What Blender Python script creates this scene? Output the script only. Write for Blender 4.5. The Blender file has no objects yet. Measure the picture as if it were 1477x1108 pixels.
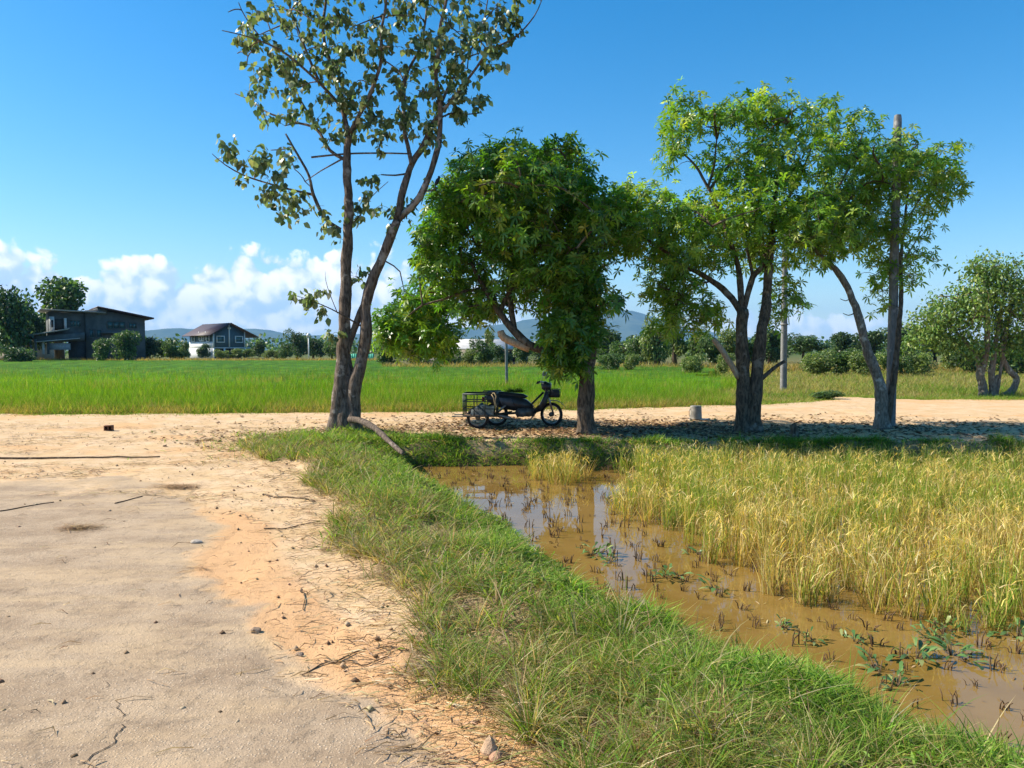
import bpy, math, random
import numpy as np
from mathutils import Vector, Matrix

random.seed(7)
RNG = np.random.default_rng(7)
R = math.radians
scene = bpy.context.scene
COL = scene.collection

# ------------------------------------------------------------------ camera
FPX, CX, CY, HORIZON = 1116.0, 738.5, 554.0, 505.0        # focal length in photo pixels, centre, eye level
CAM_H = 1.5
PITCH = math.atan((CY - HORIZON) / FPX)
cam_data = bpy.data.cameras.new('camera')
cam_data.sensor_width = 36.0
cam_data.lens = FPX / 1477.0 * 36.0
cam_data.clip_start = 0.05
cam_data.clip_end = 60000.0
cam = bpy.data.objects.new('camera', cam_data)
cam.location = (0, 0, CAM_H)
cam.rotation_euler = (math.pi / 2 - PITCH, 0, 0)
COL.objects.link(cam)
scene.camera = cam

# ------------------------------------------------------------------ sun, sky, exposure
SUN_EL, SUN_AZ = R(40), R(-83)                             # azimuth clockwise from +Y: low left, a touch behind the trees
sun_dir = Vector((math.sin(SUN_AZ) * math.cos(SUN_EL), math.cos(SUN_AZ) * math.cos(SUN_EL), math.sin(SUN_EL)))
sl = bpy.data.lights.new('sun', 'SUN')
sl.energy = 4.6
sl.angle = R(0.53)
sl.color = (1.0, 0.91, 0.76)
sun = bpy.data.objects.new('sun', sl)
sun.rotation_euler = sun_dir.to_track_quat('Z', 'Y').to_euler()
sun.location = sun_dir * 60
COL.objects.link(sun)

scene.view_settings.view_transform = 'Standard'
scene.view_settings.look = 'None'
scene.view_settings.exposure = 1.0
scene.view_settings.gamma = 1.0
scene.render.engine = 'CYCLES'
scene.cycles.use_denoising = True
scene.cycles.max_bounces = 8
scene.cycles.diffuse_bounces = 3
scene.cycles.glossy_bounces = 3
scene.cycles.transmission_bounces = 4
scene.cycles.volume_bounces = 0
scene.cycles.transparent_max_bounces = 8
scene.cycles.caustics_reflective = False
scene.cycles.caustics_refractive = False


class NT:
    """small helper to write node trees"""
    def __init__(self, tree):
        self.t = tree
    def n(self, typ, **kw):
        nd = self.t.nodes.new(typ)
        for k, v in kw.items():
            if k.startswith('i_'):
                key = k[2:]
                key = int(key) if key.isdigit() else key.replace('_', ' ')
                s = nd.inputs[key]
                if isinstance(v, bpy.types.NodeSocket):
                    self.t.links.new(v, s)
                else:
                    s.default_value = v
            else:
                setattr(nd, k, v)
        return nd
    def math(self, op, a, b=None, c=None, clamp=False):
        nd = self.t.nodes.new('ShaderNodeMath'); nd.operation = op; nd.use_clamp = clamp
        for i, v in enumerate((a, b, c)):
            if v is None: continue
            if isinstance(v, bpy.types.NodeSocket): self.t.links.new(v, nd.inputs[i])
            else: nd.inputs[i].default_value = v
        return nd.outputs[0]
    def mix(self, fac, a, b, blend='MIX'):
        nd = self.t.nodes.new('ShaderNodeMix'); nd.data_type = 'RGBA'; nd.blend_type = blend
        for i, v in ((0, fac), (6, a), (7, b)):
            if isinstance(v, bpy.types.NodeSocket): self.t.links.new(v, nd.inputs[i])
            else: nd.inputs[i].default_value = v if i == 0 else (v[0], v[1], v[2], 1)
        return nd.outputs[2]
    def mapr(self, v, a, b, c=0.0, d=1.0, smooth=True):
        nd = self.t.nodes.new('ShaderNodeMapRange'); nd.clamp = True
        if smooth: nd.interpolation_type = 'SMOOTHSTEP'
        for i, x in enumerate((v, a, b, c, d)):
            if isinstance(x, bpy.types.NodeSocket): self.t.links.new(x, nd.inputs[i])
            else: nd.inputs[i].default_value = x
        return nd.outputs[0]
    def noise(self, vec, scale, detail=4, rough=0.55, out=0):
        nd = self.t.nodes.new('ShaderNodeTexNoise')
        if vec is not None: self.t.links.new(vec, nd.inputs['Vector'])
        nd.inputs['Scale'].default_value = scale; nd.inputs['Detail'].default_value = detail
        nd.inputs['Roughness'].default_value = rough
        return nd.outputs[out]
    def link(self, a, b):
        self.t.links.new(a, b)


CLOUD_SHADE, CLOUD_LIT = (4.0, 5.2, 7.0), (8.6, 8.5, 8.4)
world = bpy.data.worlds.new('World')
world.cycles.sampling_method = 'MANUAL'; world.cycles.sample_map_resolution = 512
scene.world = world
world.use_nodes = True
world.node_tree.nodes.clear()
w = NT(world.node_tree)
sky = w.n('ShaderNodeTexSky', sky_type='NISHITA', sun_disc=False)
sky.sun_elevation = SUN_EL
sky.sun_rotation = SUN_AZ
sky.air_density = 1.0; sky.dust_density = 0.4; sky.ozone_density = 2.4
hs = w.n('ShaderNodeHueSaturation', i_Color=sky.outputs[0]); hs.inputs['Saturation'].default_value = 1.48; hs.inputs['Hue'].default_value = 0.496
tc = w.n('ShaderNodeTexCoord')
gen = tc.outputs['Generated']
elev = w.n('ShaderNodeSeparateXYZ', i_0=gen).outputs[2]
# cumulus bank low over the hills: heaps of round puffs by direction, needing more density the higher one looks
warp = w.n('ShaderNodeVectorMath', operation='MULTIPLY_ADD', i_0=w.noise(gen, 26.0, 2, .5, 1)); warp.inputs[1].default_value = (.022, .022, .022)
w.link(gen, warp.inputs[2])
def cloud_density(vec):
    def puffs(scale):
        vo = w.n('ShaderNodeTexVoronoi', feature='F1', i_Vector=vec); vo.inputs['Scale'].default_value = scale
        return w.math('MULTIPLY', vo.outputs['Distance'], vo.outputs['Distance'])
    big = w.noise(vec, 6.5, 2, .5)
    d = w.math('MULTIPLY_ADD', big, .62, .83)
    d = w.math('MULTIPLY_ADD', puffs(15.0), -.42, d)
    d = w.math('MULTIPLY_ADD', puffs(34.0), -.26, d)
    d = w.math('MULTIPLY_ADD', puffs(80.0), -.13, d)
    return w.math('MULTIPLY_ADD', w.noise(vec, 120.0, 3, .6), .14, d)
dens = cloud_density(warp.outputs[0])
off = w.n('ShaderNodeVectorMath', operation='ADD', i_0=warp.outputs[0]); off.inputs[1].default_value = (-0.010, 0.0, 0.012)
dens2 = cloud_density(off.outputs[0])
bank = w.n('ShaderNodeVectorMath', operation='DOT_PRODUCT', i_0=gen); bank.inputs[1].default_value = (-0.83, 0.56, 0.0)
bmask = w.mapr(bank.outputs['Value'], 0.54, 0.76)             # the bank stands to the left of the road
thr = w.math('MULTIPLY_ADD', elev, 6.2, 0.27)
thr = w.math('MULTIPLY_ADD', w.math('SUBTRACT', 1.0, bmask), 0.42, thr)
edge = w.math('SUBTRACT', dens, thr)
cov = w.math('MULTIPLY', w.mapr(edge, 0.0, 0.10), w.mapr(elev, -0.005, 0.075, 0.5, 1.0))
lit = w.mapr(w.math('SUBTRACT', dens, dens2), -0.12, 0.16)
ccol = w.mix(lit, CLOUD_SHADE, CLOUD_LIT)
skyc = w.mix(cov, hs.outputs[0], ccol)
bg = w.n('ShaderNodeBackground', i_Color=skyc); bg.inputs['Strength'].default_value = 0.095
wo = w.n('ShaderNodeOutputWorld'); w.link(bg.outputs[0], wo.inputs['Surface'])


# ------------------------------------------------------------------ geometry helpers
def pix(px, py, Y):
    """point seen at a photo pixel, at forward distance Y"""
    u, v = (px - CX) / FPX, (CY - py) / FPX
    d = Vector((u, math.cos(PITCH) + v * math.sin(PITCH), -math.sin(PITCH) + v * math.cos(PITCH)))
    t = Y / d.y
    return Vector((d.x * t, Y, CAM_H + d.z * t))

def gpix(px, py, z=0.0):
    u, v = (px - CX) / FPX, (CY - py) / FPX
    d = Vector((u, math.cos(PITCH) + v * math.sin(PITCH), -math.sin(PITCH) + v * math.cos(PITCH)))
    t = (z - CAM_H) / d.z
    return Vector((d.x * t, d.y * t, z))

def new_mesh(name, V, quads=None, tris=None, tint=None, attrs=None, smooth=False):
    me = bpy.data.meshes.new(name)
    V = np.asarray(V, dtype=np.float32)
    me.vertices.add(len(V)); me.vertices.foreach_set('co', V.ravel())
    loops, starts, k = [], [], 0
    for F, m in ((quads, 4), (tris, 3)):
        if F is None or len(F) == 0: continue
        F = np.asarray(F, dtype=np.int32).reshape(-1, m)
        loops.append(F.ravel()); starts.append(k + np.arange(len(F), dtype=np.int32) * m); k += F.size
    loops = np.concatenate(loops); starts = np.concatenate(starts)
    me.loops.add(len(loops)); me.loops.foreach_set('vertex_index', loops)
    me.polygons.add(len(starts)); me.polygons.foreach_set('loop_start', starts.astype(np.int32))
    if smooth: me.polygons.foreach_set('use_smooth', np.ones(len(starts), dtype=bool))
    if tint is not None:
        a = me.attributes.new('tint', 'FLOAT_COLOR', 'POINT')
        c = np.ones((len(V), 4), dtype=np.float32); c[:, :3] = tint
        a.data.foreach_set('color', c.ravel())
    for nm, val in (attrs or {}).items():
        a = me.attributes.new(nm, 'FLOAT', 'POINT'); a.data.foreach_set('value', np.asarray(val, dtype=np.float32))
    me.update(calc_edges=True); me.validate()
    return me

def obj(name, me, mat=None, parent=None, label=None, cat=None, group=None, kind=None, loc=None, rot=None):
    o = bpy.data.objects.new(name, me); COL.objects.link(o)
    if mat is not None and me is not None and len(me.materials) == 0: me.materials.append(mat)
    if parent is not None: o.parent = parent
    if loc is not None: o.location = loc
    if rot is not None: o.rotation_euler = rot
    return tag(o, label, cat, group, kind)

def tag(o, label=None, cat=None, group=None, kind=None):
    for k, v in (('label', label), ('category', cat), ('group', group), ('kind', kind)):
        if v is not None: o[k] = v
    return o

def copy_tree(o, parent=None):
    c = o.copy(); COL.objects.link(c); c.parent = parent
    for ch in o.children: copy_tree(ch, c)
    return c


class MB:
    """collects boxes, tubes and lathes into one mesh"""
    def __init__(s): s.v, s.q, s.t = [], [], []
    def _add(s, v, q=(), t=()):
        k = len(s.v); s.v += [tuple(p) for p in v]
        s.q += [tuple(i + k for i in f) for f in q]; s.t += [tuple(i + k for i in f) for f in t]
    def box(s, c, d, rz=0.0, taper=1.0):
        x, y, z = d[0] / 2, d[1] / 2, d[2] / 2; P = []
        for sz in (-1, 1):
            f = taper if sz > 0 else 1
            for sx, sy in ((-1, -1), (1, -1), (1, 1), (-1, 1)):
                a, b = sx * x * f, sy * y * f
                P.append((c[0] + a * math.cos(rz) - b * math.sin(rz), c[1] + a * math.sin(rz) + b * math.cos(rz), c[2] + sz * z))
        s._add(P, [(3, 2, 1, 0), (4, 5, 6, 7), (0, 1, 5, 4), (1, 2, 6, 5), (2, 3, 7, 6), (3, 0, 4, 7)])
        return s
    def hexa(s, P):
        """eight corners: bottom four, then top four"""
        s._add(P, [(3, 2, 1, 0), (4, 5, 6, 7), (0, 1, 5, 4), (1, 2, 6, 5), (2, 3, 7, 6), (3, 0, 4, 7)]); return s
    def tube(s, pts, rad, sides=8, cap=True):
        pts = [Vector(p) for p in pts]
        if not hasattr(rad, '__len__'): rad = [rad] * len(pts)
        V, Q, T = [], [], []
        up = Vector((0.31, 0.77, 0.55)); prev = None
        for i, p in enumerate(pts):
            t = (pts[min(i + 1, len(pts) - 1)] - pts[max(i - 1, 0)])
            t = t.normalized() if t.length > 1e-9 else Vector((0, 0, 1))
            a = (prev - t * prev.dot(t)) if prev is not None else t.cross(up)
            if a.length < 1e-6: a = t.cross(Vector((1, 0, 0)))
            a.normalize(); b = t.cross(a); prev = a
            for k in range(sides):
                th = 2 * math.pi * k / sides
                V.append(p + a * (math.cos(th) * rad[i]) + b * (math.sin(th) * rad[i]))
        for i in range(len(pts) - 1):
            for k in range(sides):
                k2 = (k + 1) % sides
                Q.append((i * sides + k, i * sides + k2, (i + 1) * sides + k2, (i + 1) * sides + k))
        if cap:
            n = len(V); V += [pts[0], pts[-1]]
            for k in range(sides):
                k2 = (k + 1) % sides
                T.append((n, k2, k)); T.append((n + 1, (len(pts) - 1) * sides + k, (len(pts) - 1) * sides + k2))
        s._add(V, Q, T); return s
    def torus(s, c, Rr, r, axis='y', n=24, m=8, sx=1.0):
        V, Q = [], []
        for i in range(n):
            a = 2 * math.pi * i / n
            for j in range(m):
                b = 2 * math.pi * j / m
                rr = Rr + r * math.cos(b)
                x, z, y = rr * math.cos(a), rr * math.sin(a), r * sx * math.sin(b)
                V.append((c[0] + x, c[1] + y, c[2] + z) if axis == 'y' else (c[0] + x, c[1] + z, c[2] + y))
        for i in range(n):
            for j in range(m):
                i2, j2 = (i + 1) % n, (j + 1) % m
                Q.append((i * m + j, i2 * m + j, i2 * m + j2, i * m + j2))
        s._add(V, Q); return s
    def lathe(s, prof, n=20, c=(0, 0, 0), axis='z'):
        V, Q, T = [], [], []
        for r, z in prof:
            for k in range(n):
                a = 2 * math.pi * k / n
                p = (r * math.cos(a), r * math.sin(a), z)
                if axis == 'y': p = (p[0], p[2], p[1])
                V.append((c[0] + p[0], c[1] + p[1], c[2] + p[2]))
        for i in range(len(prof) - 1):
            for k in range(n):
                k2 = (k + 1) % n
                Q.append((i * n + k, i * n + k2, (i + 1) * n + k2, (i + 1) * n + k))
        s._add(V, Q); return s
    def poly(s, pts):
        k = len(s.v); s.v += [tuple(p) for p in pts]
        if len(pts) == 4: s.q.append((k, k + 1, k + 2, k + 3))
        else:
            for i in range(1, len(pts) - 1): s.t.append((k, k + i, k + i + 1))
        return s
    def prism(s, pts2, y0, y1):
        """outline in x,z pulled from y0 to y1"""
        n = len(pts2)
        V = [(x, y0, z) for x, z in pts2] + [(x, y1, z) for x, z in pts2]
        Q = [(i, (i + 1) % n, n + (i + 1) % n, n + i) for i in range(n)]
        c0 = (sum(p[0] for p in pts2) / n, y0, sum(p[1] for p in pts2) / n); c1 = (c0[0], y1, c0[2])
        V += [c0, c1]
        T = [(2 * n, (i + 1) % n, i) for i in range(n)] + [(2 * n + 1, n + i, n + (i + 1) % n) for i in range(n)]
        s._add(V, Q, T); return s
    def mesh(s, name, smooth=False):
        return new_mesh(name, s.v, s.q or None, s.t or None, smooth=smooth)
    def build(s, name, mat, parent=None, smooth=False, **kw):
        return obj(name, s.mesh(name, smooth), mat, parent, **kw)


# value noise for shaping the ground
_perm = np.random.default_rng(3).random((256, 256))
def vnoise(x, y):
    x = np.asarray(x, float); y = np.asarray(y, float)
    xi, yi = np.floor(x).astype(int), np.floor(y).astype(int)
    fx, fy = x - xi, y - yi
    fx = fx * fx * (3 - 2 * fx); fy = fy * fy * (3 - 2 * fy)
    g = lambda a, b: _perm[a & 255, b & 255]
    return (g(xi, yi) * (1 - fx) + g(xi + 1, yi) * fx) * (1 - fy) + (g(xi, yi + 1) * (1 - fx) + g(xi + 1, yi + 1) * fx) * fy
def fbm(x, y, oct=4, seed=0.0):
    s, a, t = 0, 0.5, 0
    for i in range(oct):
        s = s + a * vnoise(x * 2 ** i + 17.3 * i + seed, y * 2 ** i + 9.1 * i + seed * 1.7); t += a; a *= 0.5
    return s / t
def sstep(v):
    v = np.clip(v, 0, 1); return v * v * (3 - 2 * v)


# ------------------------------------------------------------------ materials
def mat_new(name):
    m = bpy.data.materials.new(name); m.use_nodes = True
    m.node_tree.nodes.clear()
    return m, NT(m.node_tree)

def plain(name, col, rough=0.6, metal=0.0, var=0.25, scale=6.0, bump=0.15, spec=0.4):
    """paint or cloth with uneven tone and fine relief"""
    m, t = mat_new(name)
    co = t.n('ShaderNodeTexCoord').outputs['Object']
    nz = t.noise(co, scale, 6, 0.6)
    c = t.mix(t.mapr(nz, 0.3, 0.7), [x * (1 - var) for x in col], [min(1, x * (1 + var * 0.6)) for x in col])
    b = t.n('ShaderNodeBump', i_Height=t.noise(co, scale * 8, 4)); b.inputs['Strength'].default_value = bump; b.inputs['Distance'].default_value = 0.01
    p = t.n('ShaderNodeBsdfPrincipled', i_Base_Color=c, i_Normal=b.outputs[0])
    p.inputs['Roughness'].default_value = rough; p.inputs['Metallic'].default_value = metal
    p.inputs['Specular IOR Level'].default_value = spec
    o = t.n('ShaderNodeOutputMaterial'); t.link(p.outputs[0], o.inputs[0])
    return m

def leafmat(name, trans=0.28, rough=0.45, spec=0.4, tcol=(1.5, 1.35, 0.5)):
    m, t = mat_new(name)
    a = t.n('ShaderNodeAttribute', attribute_name='tint')
    p = t.n('ShaderNodeBsdfPrincipled', i_Base_Color=a.outputs['Color'])
    p.inputs['Roughness'].default_value = rough; p.inputs['Specular IOR Level'].default_value = spec
    tr = t.n('ShaderNodeBsdfTranslucent', i_Color=t.mix(1.0, a.outputs['Color'], tcol, 'MULTIPLY'))
    mx = t.n('ShaderNodeMixShader', i_1=p.outputs[0], i_2=tr.outputs[0]); mx.inputs[0].default_value = trans
    o = t.n('ShaderNodeOutputMaterial'); t.link(mx.outputs[0], o.inputs[0])
    return m

def bark(name, c1, c2, c3, scale=5.0, depth=0.03):
    m, t = mat_new(name)
    co = t.n('ShaderNodeTexCoord').outputs['Object']
    mp = t.n('ShaderNodeMapping', i_Vector=co); mp.inputs['Scale'].default_value = (1, 1, 0.28)
    n1 = t.noise(mp.outputs[0], scale * 5, 7, 0.65); n2 = t.noise(co, scale * 0.9, 4, 0.6)
    c = t.mix(t.mapr(n1, 0.35, 0.65), c1, c2)
    c = t.mix(t.mapr(n2, 0.56, 0.66), c, c3)
    b = t.n('ShaderNodeBump', i_Height=n1); b.inputs['Strength'].default_value = 0.9; b.inputs['Distance'].default_value = depth
    p = t.n('ShaderNodeBsdfPrincipled', i_Base_Color=c, i_Normal=b.outputs[0]); p.inputs['Roughness'].default_value = 0.85
    p.inputs['Specular IOR Level'].default_value = 0.15
    o = t.n('ShaderNodeOutputMaterial'); t.link(p.outputs[0], o.inputs[0])
    return m

M = {}
M['leaf'] = leafmat('leaf_glossy', 0.44, 0.36, 0.5, (1.4, 1.55, 0.42))
M['leaf_dull'] = leafmat('leaf_dull', 0.36, 0.42, 0.45, (1.15, 1.3, 0.6))
M['grass'] = leafmat('grass', 0.45, 0.7, 0.10, (1.35, 1.25, 0.5))
M['straw'] = leafmat('straw', 0.2, 0.7, 0.15, (1.2, 1.1, 0.8))
M['bark_tall'] = bark('bark_tall', (0.06, 0.045, 0.035), (0.20, 0.155, 0.12), (0.34, 0.29, 0.24))
M['bark_dark'] = bark('bark_dark', (0.05, 0.037, 0.026), (0.16, 0.118, 0.08), (0.22, 0.18, 0.14))
M['bark_pale'] = bark('bark_pale', (0.13, 0.10, 0.075), (0.28, 0.235, 0.185), (0.48, 0.43, 0.36), 7)
M['cut_wood'] = bark('cut_wood', (0.36, 0.22, 0.13), (0.55, 0.38, 0.24), (0.42, 0.33, 0.24), 8, 0.006)
M['twig'] = bark('twig', (0.07, 0.048, 0.03), (0.16, 0.11, 0.07), (0.30, 0.22, 0.14), 12, 0.003)
M['concrete'] = bark('concrete', (0.15, 0.148, 0.142), (0.235, 0.23, 0.22), (0.31, 0.30, 0.285), 6, 0.004)
M['stone'] = bark('stone', (0.22, 0.15, 0.10), (0.38, 0.27, 0.18), (0.48, 0.36, 0.25), 20, 0.006)
M['brick'] = plain('brick', (0.20, 0.09, 0.05), 0.9, var=0.4, scale=25, bump=0.5)
# ------------------------------------------------------------------ lie of the land (X across, Y ahead, metres)
RE_Y = [0, 2.0, 2.81, 3.52, 4.24, 5.67, 7.8, 9.5, 11.5, 12.6, 13.4]
RE_X = [.7, .25, -.12, -.42, -.64, -1.2, -2.0, -2.9, -4.2, -4.5, -4.4]
WE_Y = [-5, 0, 3.49, 4.42, 5.36, 6.81, 8.55, 10.3, 10.9, 11.6]
WE_X = [6.0, 4.0, 1.70, 1.20, .68, .18, -.45, -1.25, -1.45, -1.5]
AS_Y = [-5, 2.5, 2.78, 3.07, 3.76, 4.24, 4.85, 6.56, 8.6, 9.4]
AS_X = [.3, -.1, -.28, -.5, -.87, -1.5, -1.9, -2.5, -3.7, -5.5]
WATER_Z = -0.30

def far_edge(X):
    """far side of the cross road, where the fields begin"""
    return np.interp(X, [-40, -8, -3, 2, 6, 8.5, 9.7, 10.3, 11.2, 12.5, 40], [17.4, 18.0, 18.6, 19.6, 21.0, 22.2, 23.4, 25.0, 24.6, 23.6, 23.0])

def lay(X, Y):
    """masks and height of the ground"""
    X = np.asarray(X, float); Y = np.asarray(Y, float)
    n1 = fbm(X * 1.1, Y * 1.1, 3); n2 = fbm(X * 3.1, Y * 3.1, 3, 5.0)
    re = np.interp(Y, RE_Y, RE_X) + (n1 - .5) * 1.0 + (n2 - .5) * .45
    we = np.interp(Y, WE_Y, WE_X) + (n2 - .5) * .35 + (n1 - .5) * .25
    inpad = (1 - sstep((we + .36 - X) / 1.25)) * (1 - sstep((Y - 11.75 - (n1 - .5) * .5) / .6))
    land = 1 - inpad
    # the grassy strip between road and paddy, the far bank and the patch round the tall tree
    side = sstep((X - re) / .35) * (Y < 13.6)
    back = sstep((Y - 12.30 + (n1 - .5) * .8 - .35 * np.exp(-((X + 2.6) / 1.5) ** 2)) / .4)
    verge = side * (1 - back)
    patch = np.exp(-(((X + 2.9) / 1.2) ** 2 + ((Y - 12.4) / 1.3) ** 2)) * 1.3
    verge = np.clip(np.maximum(verge, np.clip(patch, 0, 1) * (n2 > .42)), 0, 1)
    verge = np.maximum(verge, ((inpad > .04) & (inpad < .97)) * 1.0)
    asph = np.clip((np.interp(Y, AS_Y, AS_X) + (n1 - .5) * .8 - X) / .5 + .5, 0, 1) * sstep((9.8 + (n1 - .5) * 2.5 - Y) / 1.5)
    drift = np.exp(-((X - np.interp(Y, AS_Y, AS_X) - .28 - (n1 - .5) * .5) / .38) ** 2) * sstep((8.5 - Y) / 2.5)
    field = sstep((Y - far_edge(X) - (n1 - .5) * .5) / .35)
    # height
    h = (land - 1) * .44
    h += verge * land * ((n1 - .5) * .12 + (n2 - .5) * .06 + .04)
    h += (1 - asph) * (1 - field) * land * ((n2 - .5) * .035 + (n1 - .5) * .05) * np.clip((24 - Y) / 4, 0, 1)
    h += asph * (n1 - .5) * .02
    h -= field * .05
    base = np.exp(-(((X + 3.05) / .7) ** 2 + ((Y - 13.3) / .6) ** 2)) * .10
    return dict(h=h + base, land=land, verge=verge, asph=asph, drift=drift, field=field, pad=inpad, n1=n1, n2=n2)

def grow_axis(a, b, step, lo, hi, f=1.13):
    L = list(np.arange(a, b + 1e-6, step)); s = step
    while L[-1] < hi: s *= f; L.append(L[-1] + s)
    s = step; left = []
    x = a
    while x > lo: s *= f; x -= s; left.append(x)
    return np.array(left[::-1] + L)

gx = grow_axis(-8.5, 9.0, .06, -12500, 12500)
gy = grow_axis(2.2, 20.0, .06, -12500, 12500)
GX, GY = np.meshgrid(gx, gy)
m = lay(GX.ravel(), GY.ravel())
nx, ny = len(gx), len(gy)
idx = np.arange(nx * ny).reshape(ny, nx)
gq = np.stack([idx[:-1, :-1], idx[:-1, 1:], idx[1:, 1:], idx[1:, :-1]], -1).reshape(-1, 4)
GV = np.stack([GX.ravel(), GY.ravel(), m['h']], -1)

def ground_material():
    mt, t = mat_new('bare_earth')
    co = t.n('ShaderNodeTexCoord').outputs['Object']
    at = lambda n: t.n('ShaderNodeAttribute', attribute_name=n).outputs['Fac']
    a_as, a_ve, a_fi, a_pad = at('asph'), at('verge'), at('field'), at('pad')
    nb = t.noise(co, 0.55, 5, .6); nm = t.noise(co, 2.6, 6, .62); nf = t.noise(co, 26, 8, .68); ng = t.noise(co, 140, 4, .6)
    # sand: pale crust, orange fine drift, brown trodden litter
    sand = t.mix(t.mapr(nm, .36, .64), (.58, .395, .21), (.65, .465, .285))
    sand = t.mix(t.mapr(nb, .50, .66), sand, (.62, .375, .18))
    sand = t.mix(t.math('MULTIPLY', t.mapr(nf, .50, .72), .5), sand, (.30, .19, .10))
    sand = t.mix(t.math('MULTIPLY', t.mapr(ng, .56, .7), .35), sand, (.66, .52, .36))
    litter = t.mapr(t.noise(co, 9, 8, .72), .53, .66)
    lmask = t.math('MULTIPLY', litter, t.mapr(t.noise(co, .8, 3), .42, .60))
    sand = t.mix(t.math('MULTIPLY', lmask, .6), sand, (.25, .155, .075))
    sand = t.mix(t.mapr(t.math('ADD', at('drift'), t.math('MULTIPLY', t.math('SUBTRACT', nm, .5), .9)), .35, .75, 0, .85), sand, (.62, .36, .175))
    # old asphalt: grey binder with pale chips, dust lying in streaks
    vo = t.n('ShaderNodeTexVoronoi', i_Vector=co); vo.inputs['Scale'].default_value = 75
    vo.inputs['Randomness'].default_value = 1.0
    chip = t.mapr(vo.outputs['Distance'], .18, .42, 1, 0)
    cc = t.n('ShaderNodeSeparateColor', i_0=vo.outputs['Color'])
    chipm = t.math('MULTIPLY', chip, t.mapr(cc.outputs[0], .35, .9))
    asp = t.mix(t.mapr(nm, .35, .65), (.33, .238, .155), (.44, .328, .22))
    asp = t.mix(t.math('MULTIPLY', chipm, .6), asp, (.74, .60, .44))
    asp = t.mix(t.math('MULTIPLY', t.mapr(ng, .48, .34), .6), asp, (.16, .115, .075))
    st = t.n('ShaderNodeMapping', i_Vector=co); st.inputs['Scale'].default_value = (.35, 1.5, 1)
    st.inputs['Rotation'].default_value = (0, 0, R(-14))
    dust = t.mapr(t.noise(st.outputs[0], 1.5, 7, .66), .44, .62)
    asp = t.mix(t.math('MULTIPLY', dust, .6), asp, (.54, .39, .235))
    wig = t.math('MULTIPLY', t.math('SUBTRACT', t.noise(co, 3.5, 8, .7), .5), 1.7)
    am = t.mapr(t.math('ADD', a_as, wig), .26, .80)
    c = t.mix(am, sand, asp)
    # soil under the grass, mud under the water, soil under the field
    soil = t.mix(t.mapr(nf, .4, .62), (.14, .095, .05), (.33, .23, .125))
    soil = t.mix(t.math('MULTIPLY', t.mapr(nm, .45, .62), .7), soil, (.46, .32, .18))
    c = t.mix(t.mapr(t.math('ADD', a_ve, t.math('MULTIPLY', wig, .5)), .3, .75), c, soil)
    mud = t.mix(t.mapr(nm, .4, .6), (.10, .066, .03), (.17, .115, .055))
    c = t.mix(t.mapr(a_pad, .25, .55), c, mud)
    fsoil = t.mix(t.mapr(nm, .4, .6), (.10, .10, .03), (.18, .15, .06))
    far = t.mapr(t.n('ShaderNodeSeparateXYZ', i_0=co).outputs[1], 60, 220)
    fsoil = t.mix(far, fsoil, (.085, .11, .03))
    c = t.mix(a_fi, c, fsoil)
    hgt = t.math('MULTIPLY_ADD', nf, .5, t.math('MULTIPLY', ng, .22))
    hgt = t.math('MULTIPLY_ADD', litter, .25, hgt)
    hgt = t.math('MULTIPLY_ADD', chipm, .2, hgt)
    b = t.n('ShaderNodeBump', i_Height=hgt); b.inputs['Strength'].default_value = .75; b.inputs['Distance'].default_value = .025
    p = t.n('ShaderNodeBsdfPrincipled', i_Base_Color=c, i_Normal=b.outputs[0]); p.inputs['Roughness'].default_value = .9
    p.inputs['Specular IOR Level'].default_value = .12
    o = t.n('ShaderNodeOutputMaterial'); t.link(p.outputs[0], o.inputs[0])
    return mt
M['ground'] = ground_material()
att = {k: m[k] for k in ('verge', 'field', 'pad', 'drift')}
att['asph'] = np.zeros(nx * ny)
obj('ground', new_mesh('ground', GV, gq, attrs=att, smooth=True), M['ground'], kind='structure')

# worn asphalt road: its own sheet just above the earth, its rim under blown sand
keep = (m['asph'].reshape(ny, nx) > .02)
sub = keep & (GY > -6) & (GX > -30)
qm = (sub[:-1, :-1] & sub[:-1, 1:] & sub[1:, 1:] & sub[1:, :-1]).ravel()
rq = gq[qm]; used = np.unique(rq); remap = -np.ones(nx * ny, int); remap[used] = np.arange(len(used))
RV = GV[used].copy(); RV[:, 2] += -.012 + .018 * np.clip((m['asph'][used] - .03) / .22, 0, 1)
ra = {k: m[k][used] for k in ('verge', 'field', 'pad', 'asph', 'drift')}
road = obj('road', new_mesh('road', RV, remap[rq], attrs=ra, smooth=True), M['ground'], kind='structure')

def ground_z(x, y): return float(lay(np.array([x]), np.array([y]))['h'][0])

# cracks in the asphalt
crack_m = plain('crack', (.035, .027, .02), .95, var=.3)
def crack(pts, wd):
    mb = MB(); L, Rr = [], []
    P = []
    for a, b in zip(pts[:-1], pts[1:]):
        a, b = gpix(*a), gpix(*b)
        for k in range(7):
            q = a.lerp(b, k / 7); wob = .010 * math.sin(len(P) * .8) + random.uniform(-.006, .006); q.x += wob; q.y += random.uniform(-.004, .004); P.append(q)
    for i, p in enumerate(P):
        d = (P[min(i + 1, len(P) - 1)] - P[max(i - 1, 0)]).normalized(); nrm = Vector((-d.y, d.x, 0))
        ww = wd * .6 * random.uniform(.4, 1.0) * (0.2 if i in (0, len(P) - 1) else 1)
        z = ground_z(p.x, p.y) + .009
        L.append((p.x + nrm.x * ww, p.y + nrm.y * ww, z)); Rr.append((p.x - nrm.x * ww, p.y - nrm.y * ww, z))
    for i in range(len(P) - 1): mb.poly([L[i], Rr[i], Rr[i + 1], L[i + 1]])
    mb.build('crack', crack_m, road)
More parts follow.
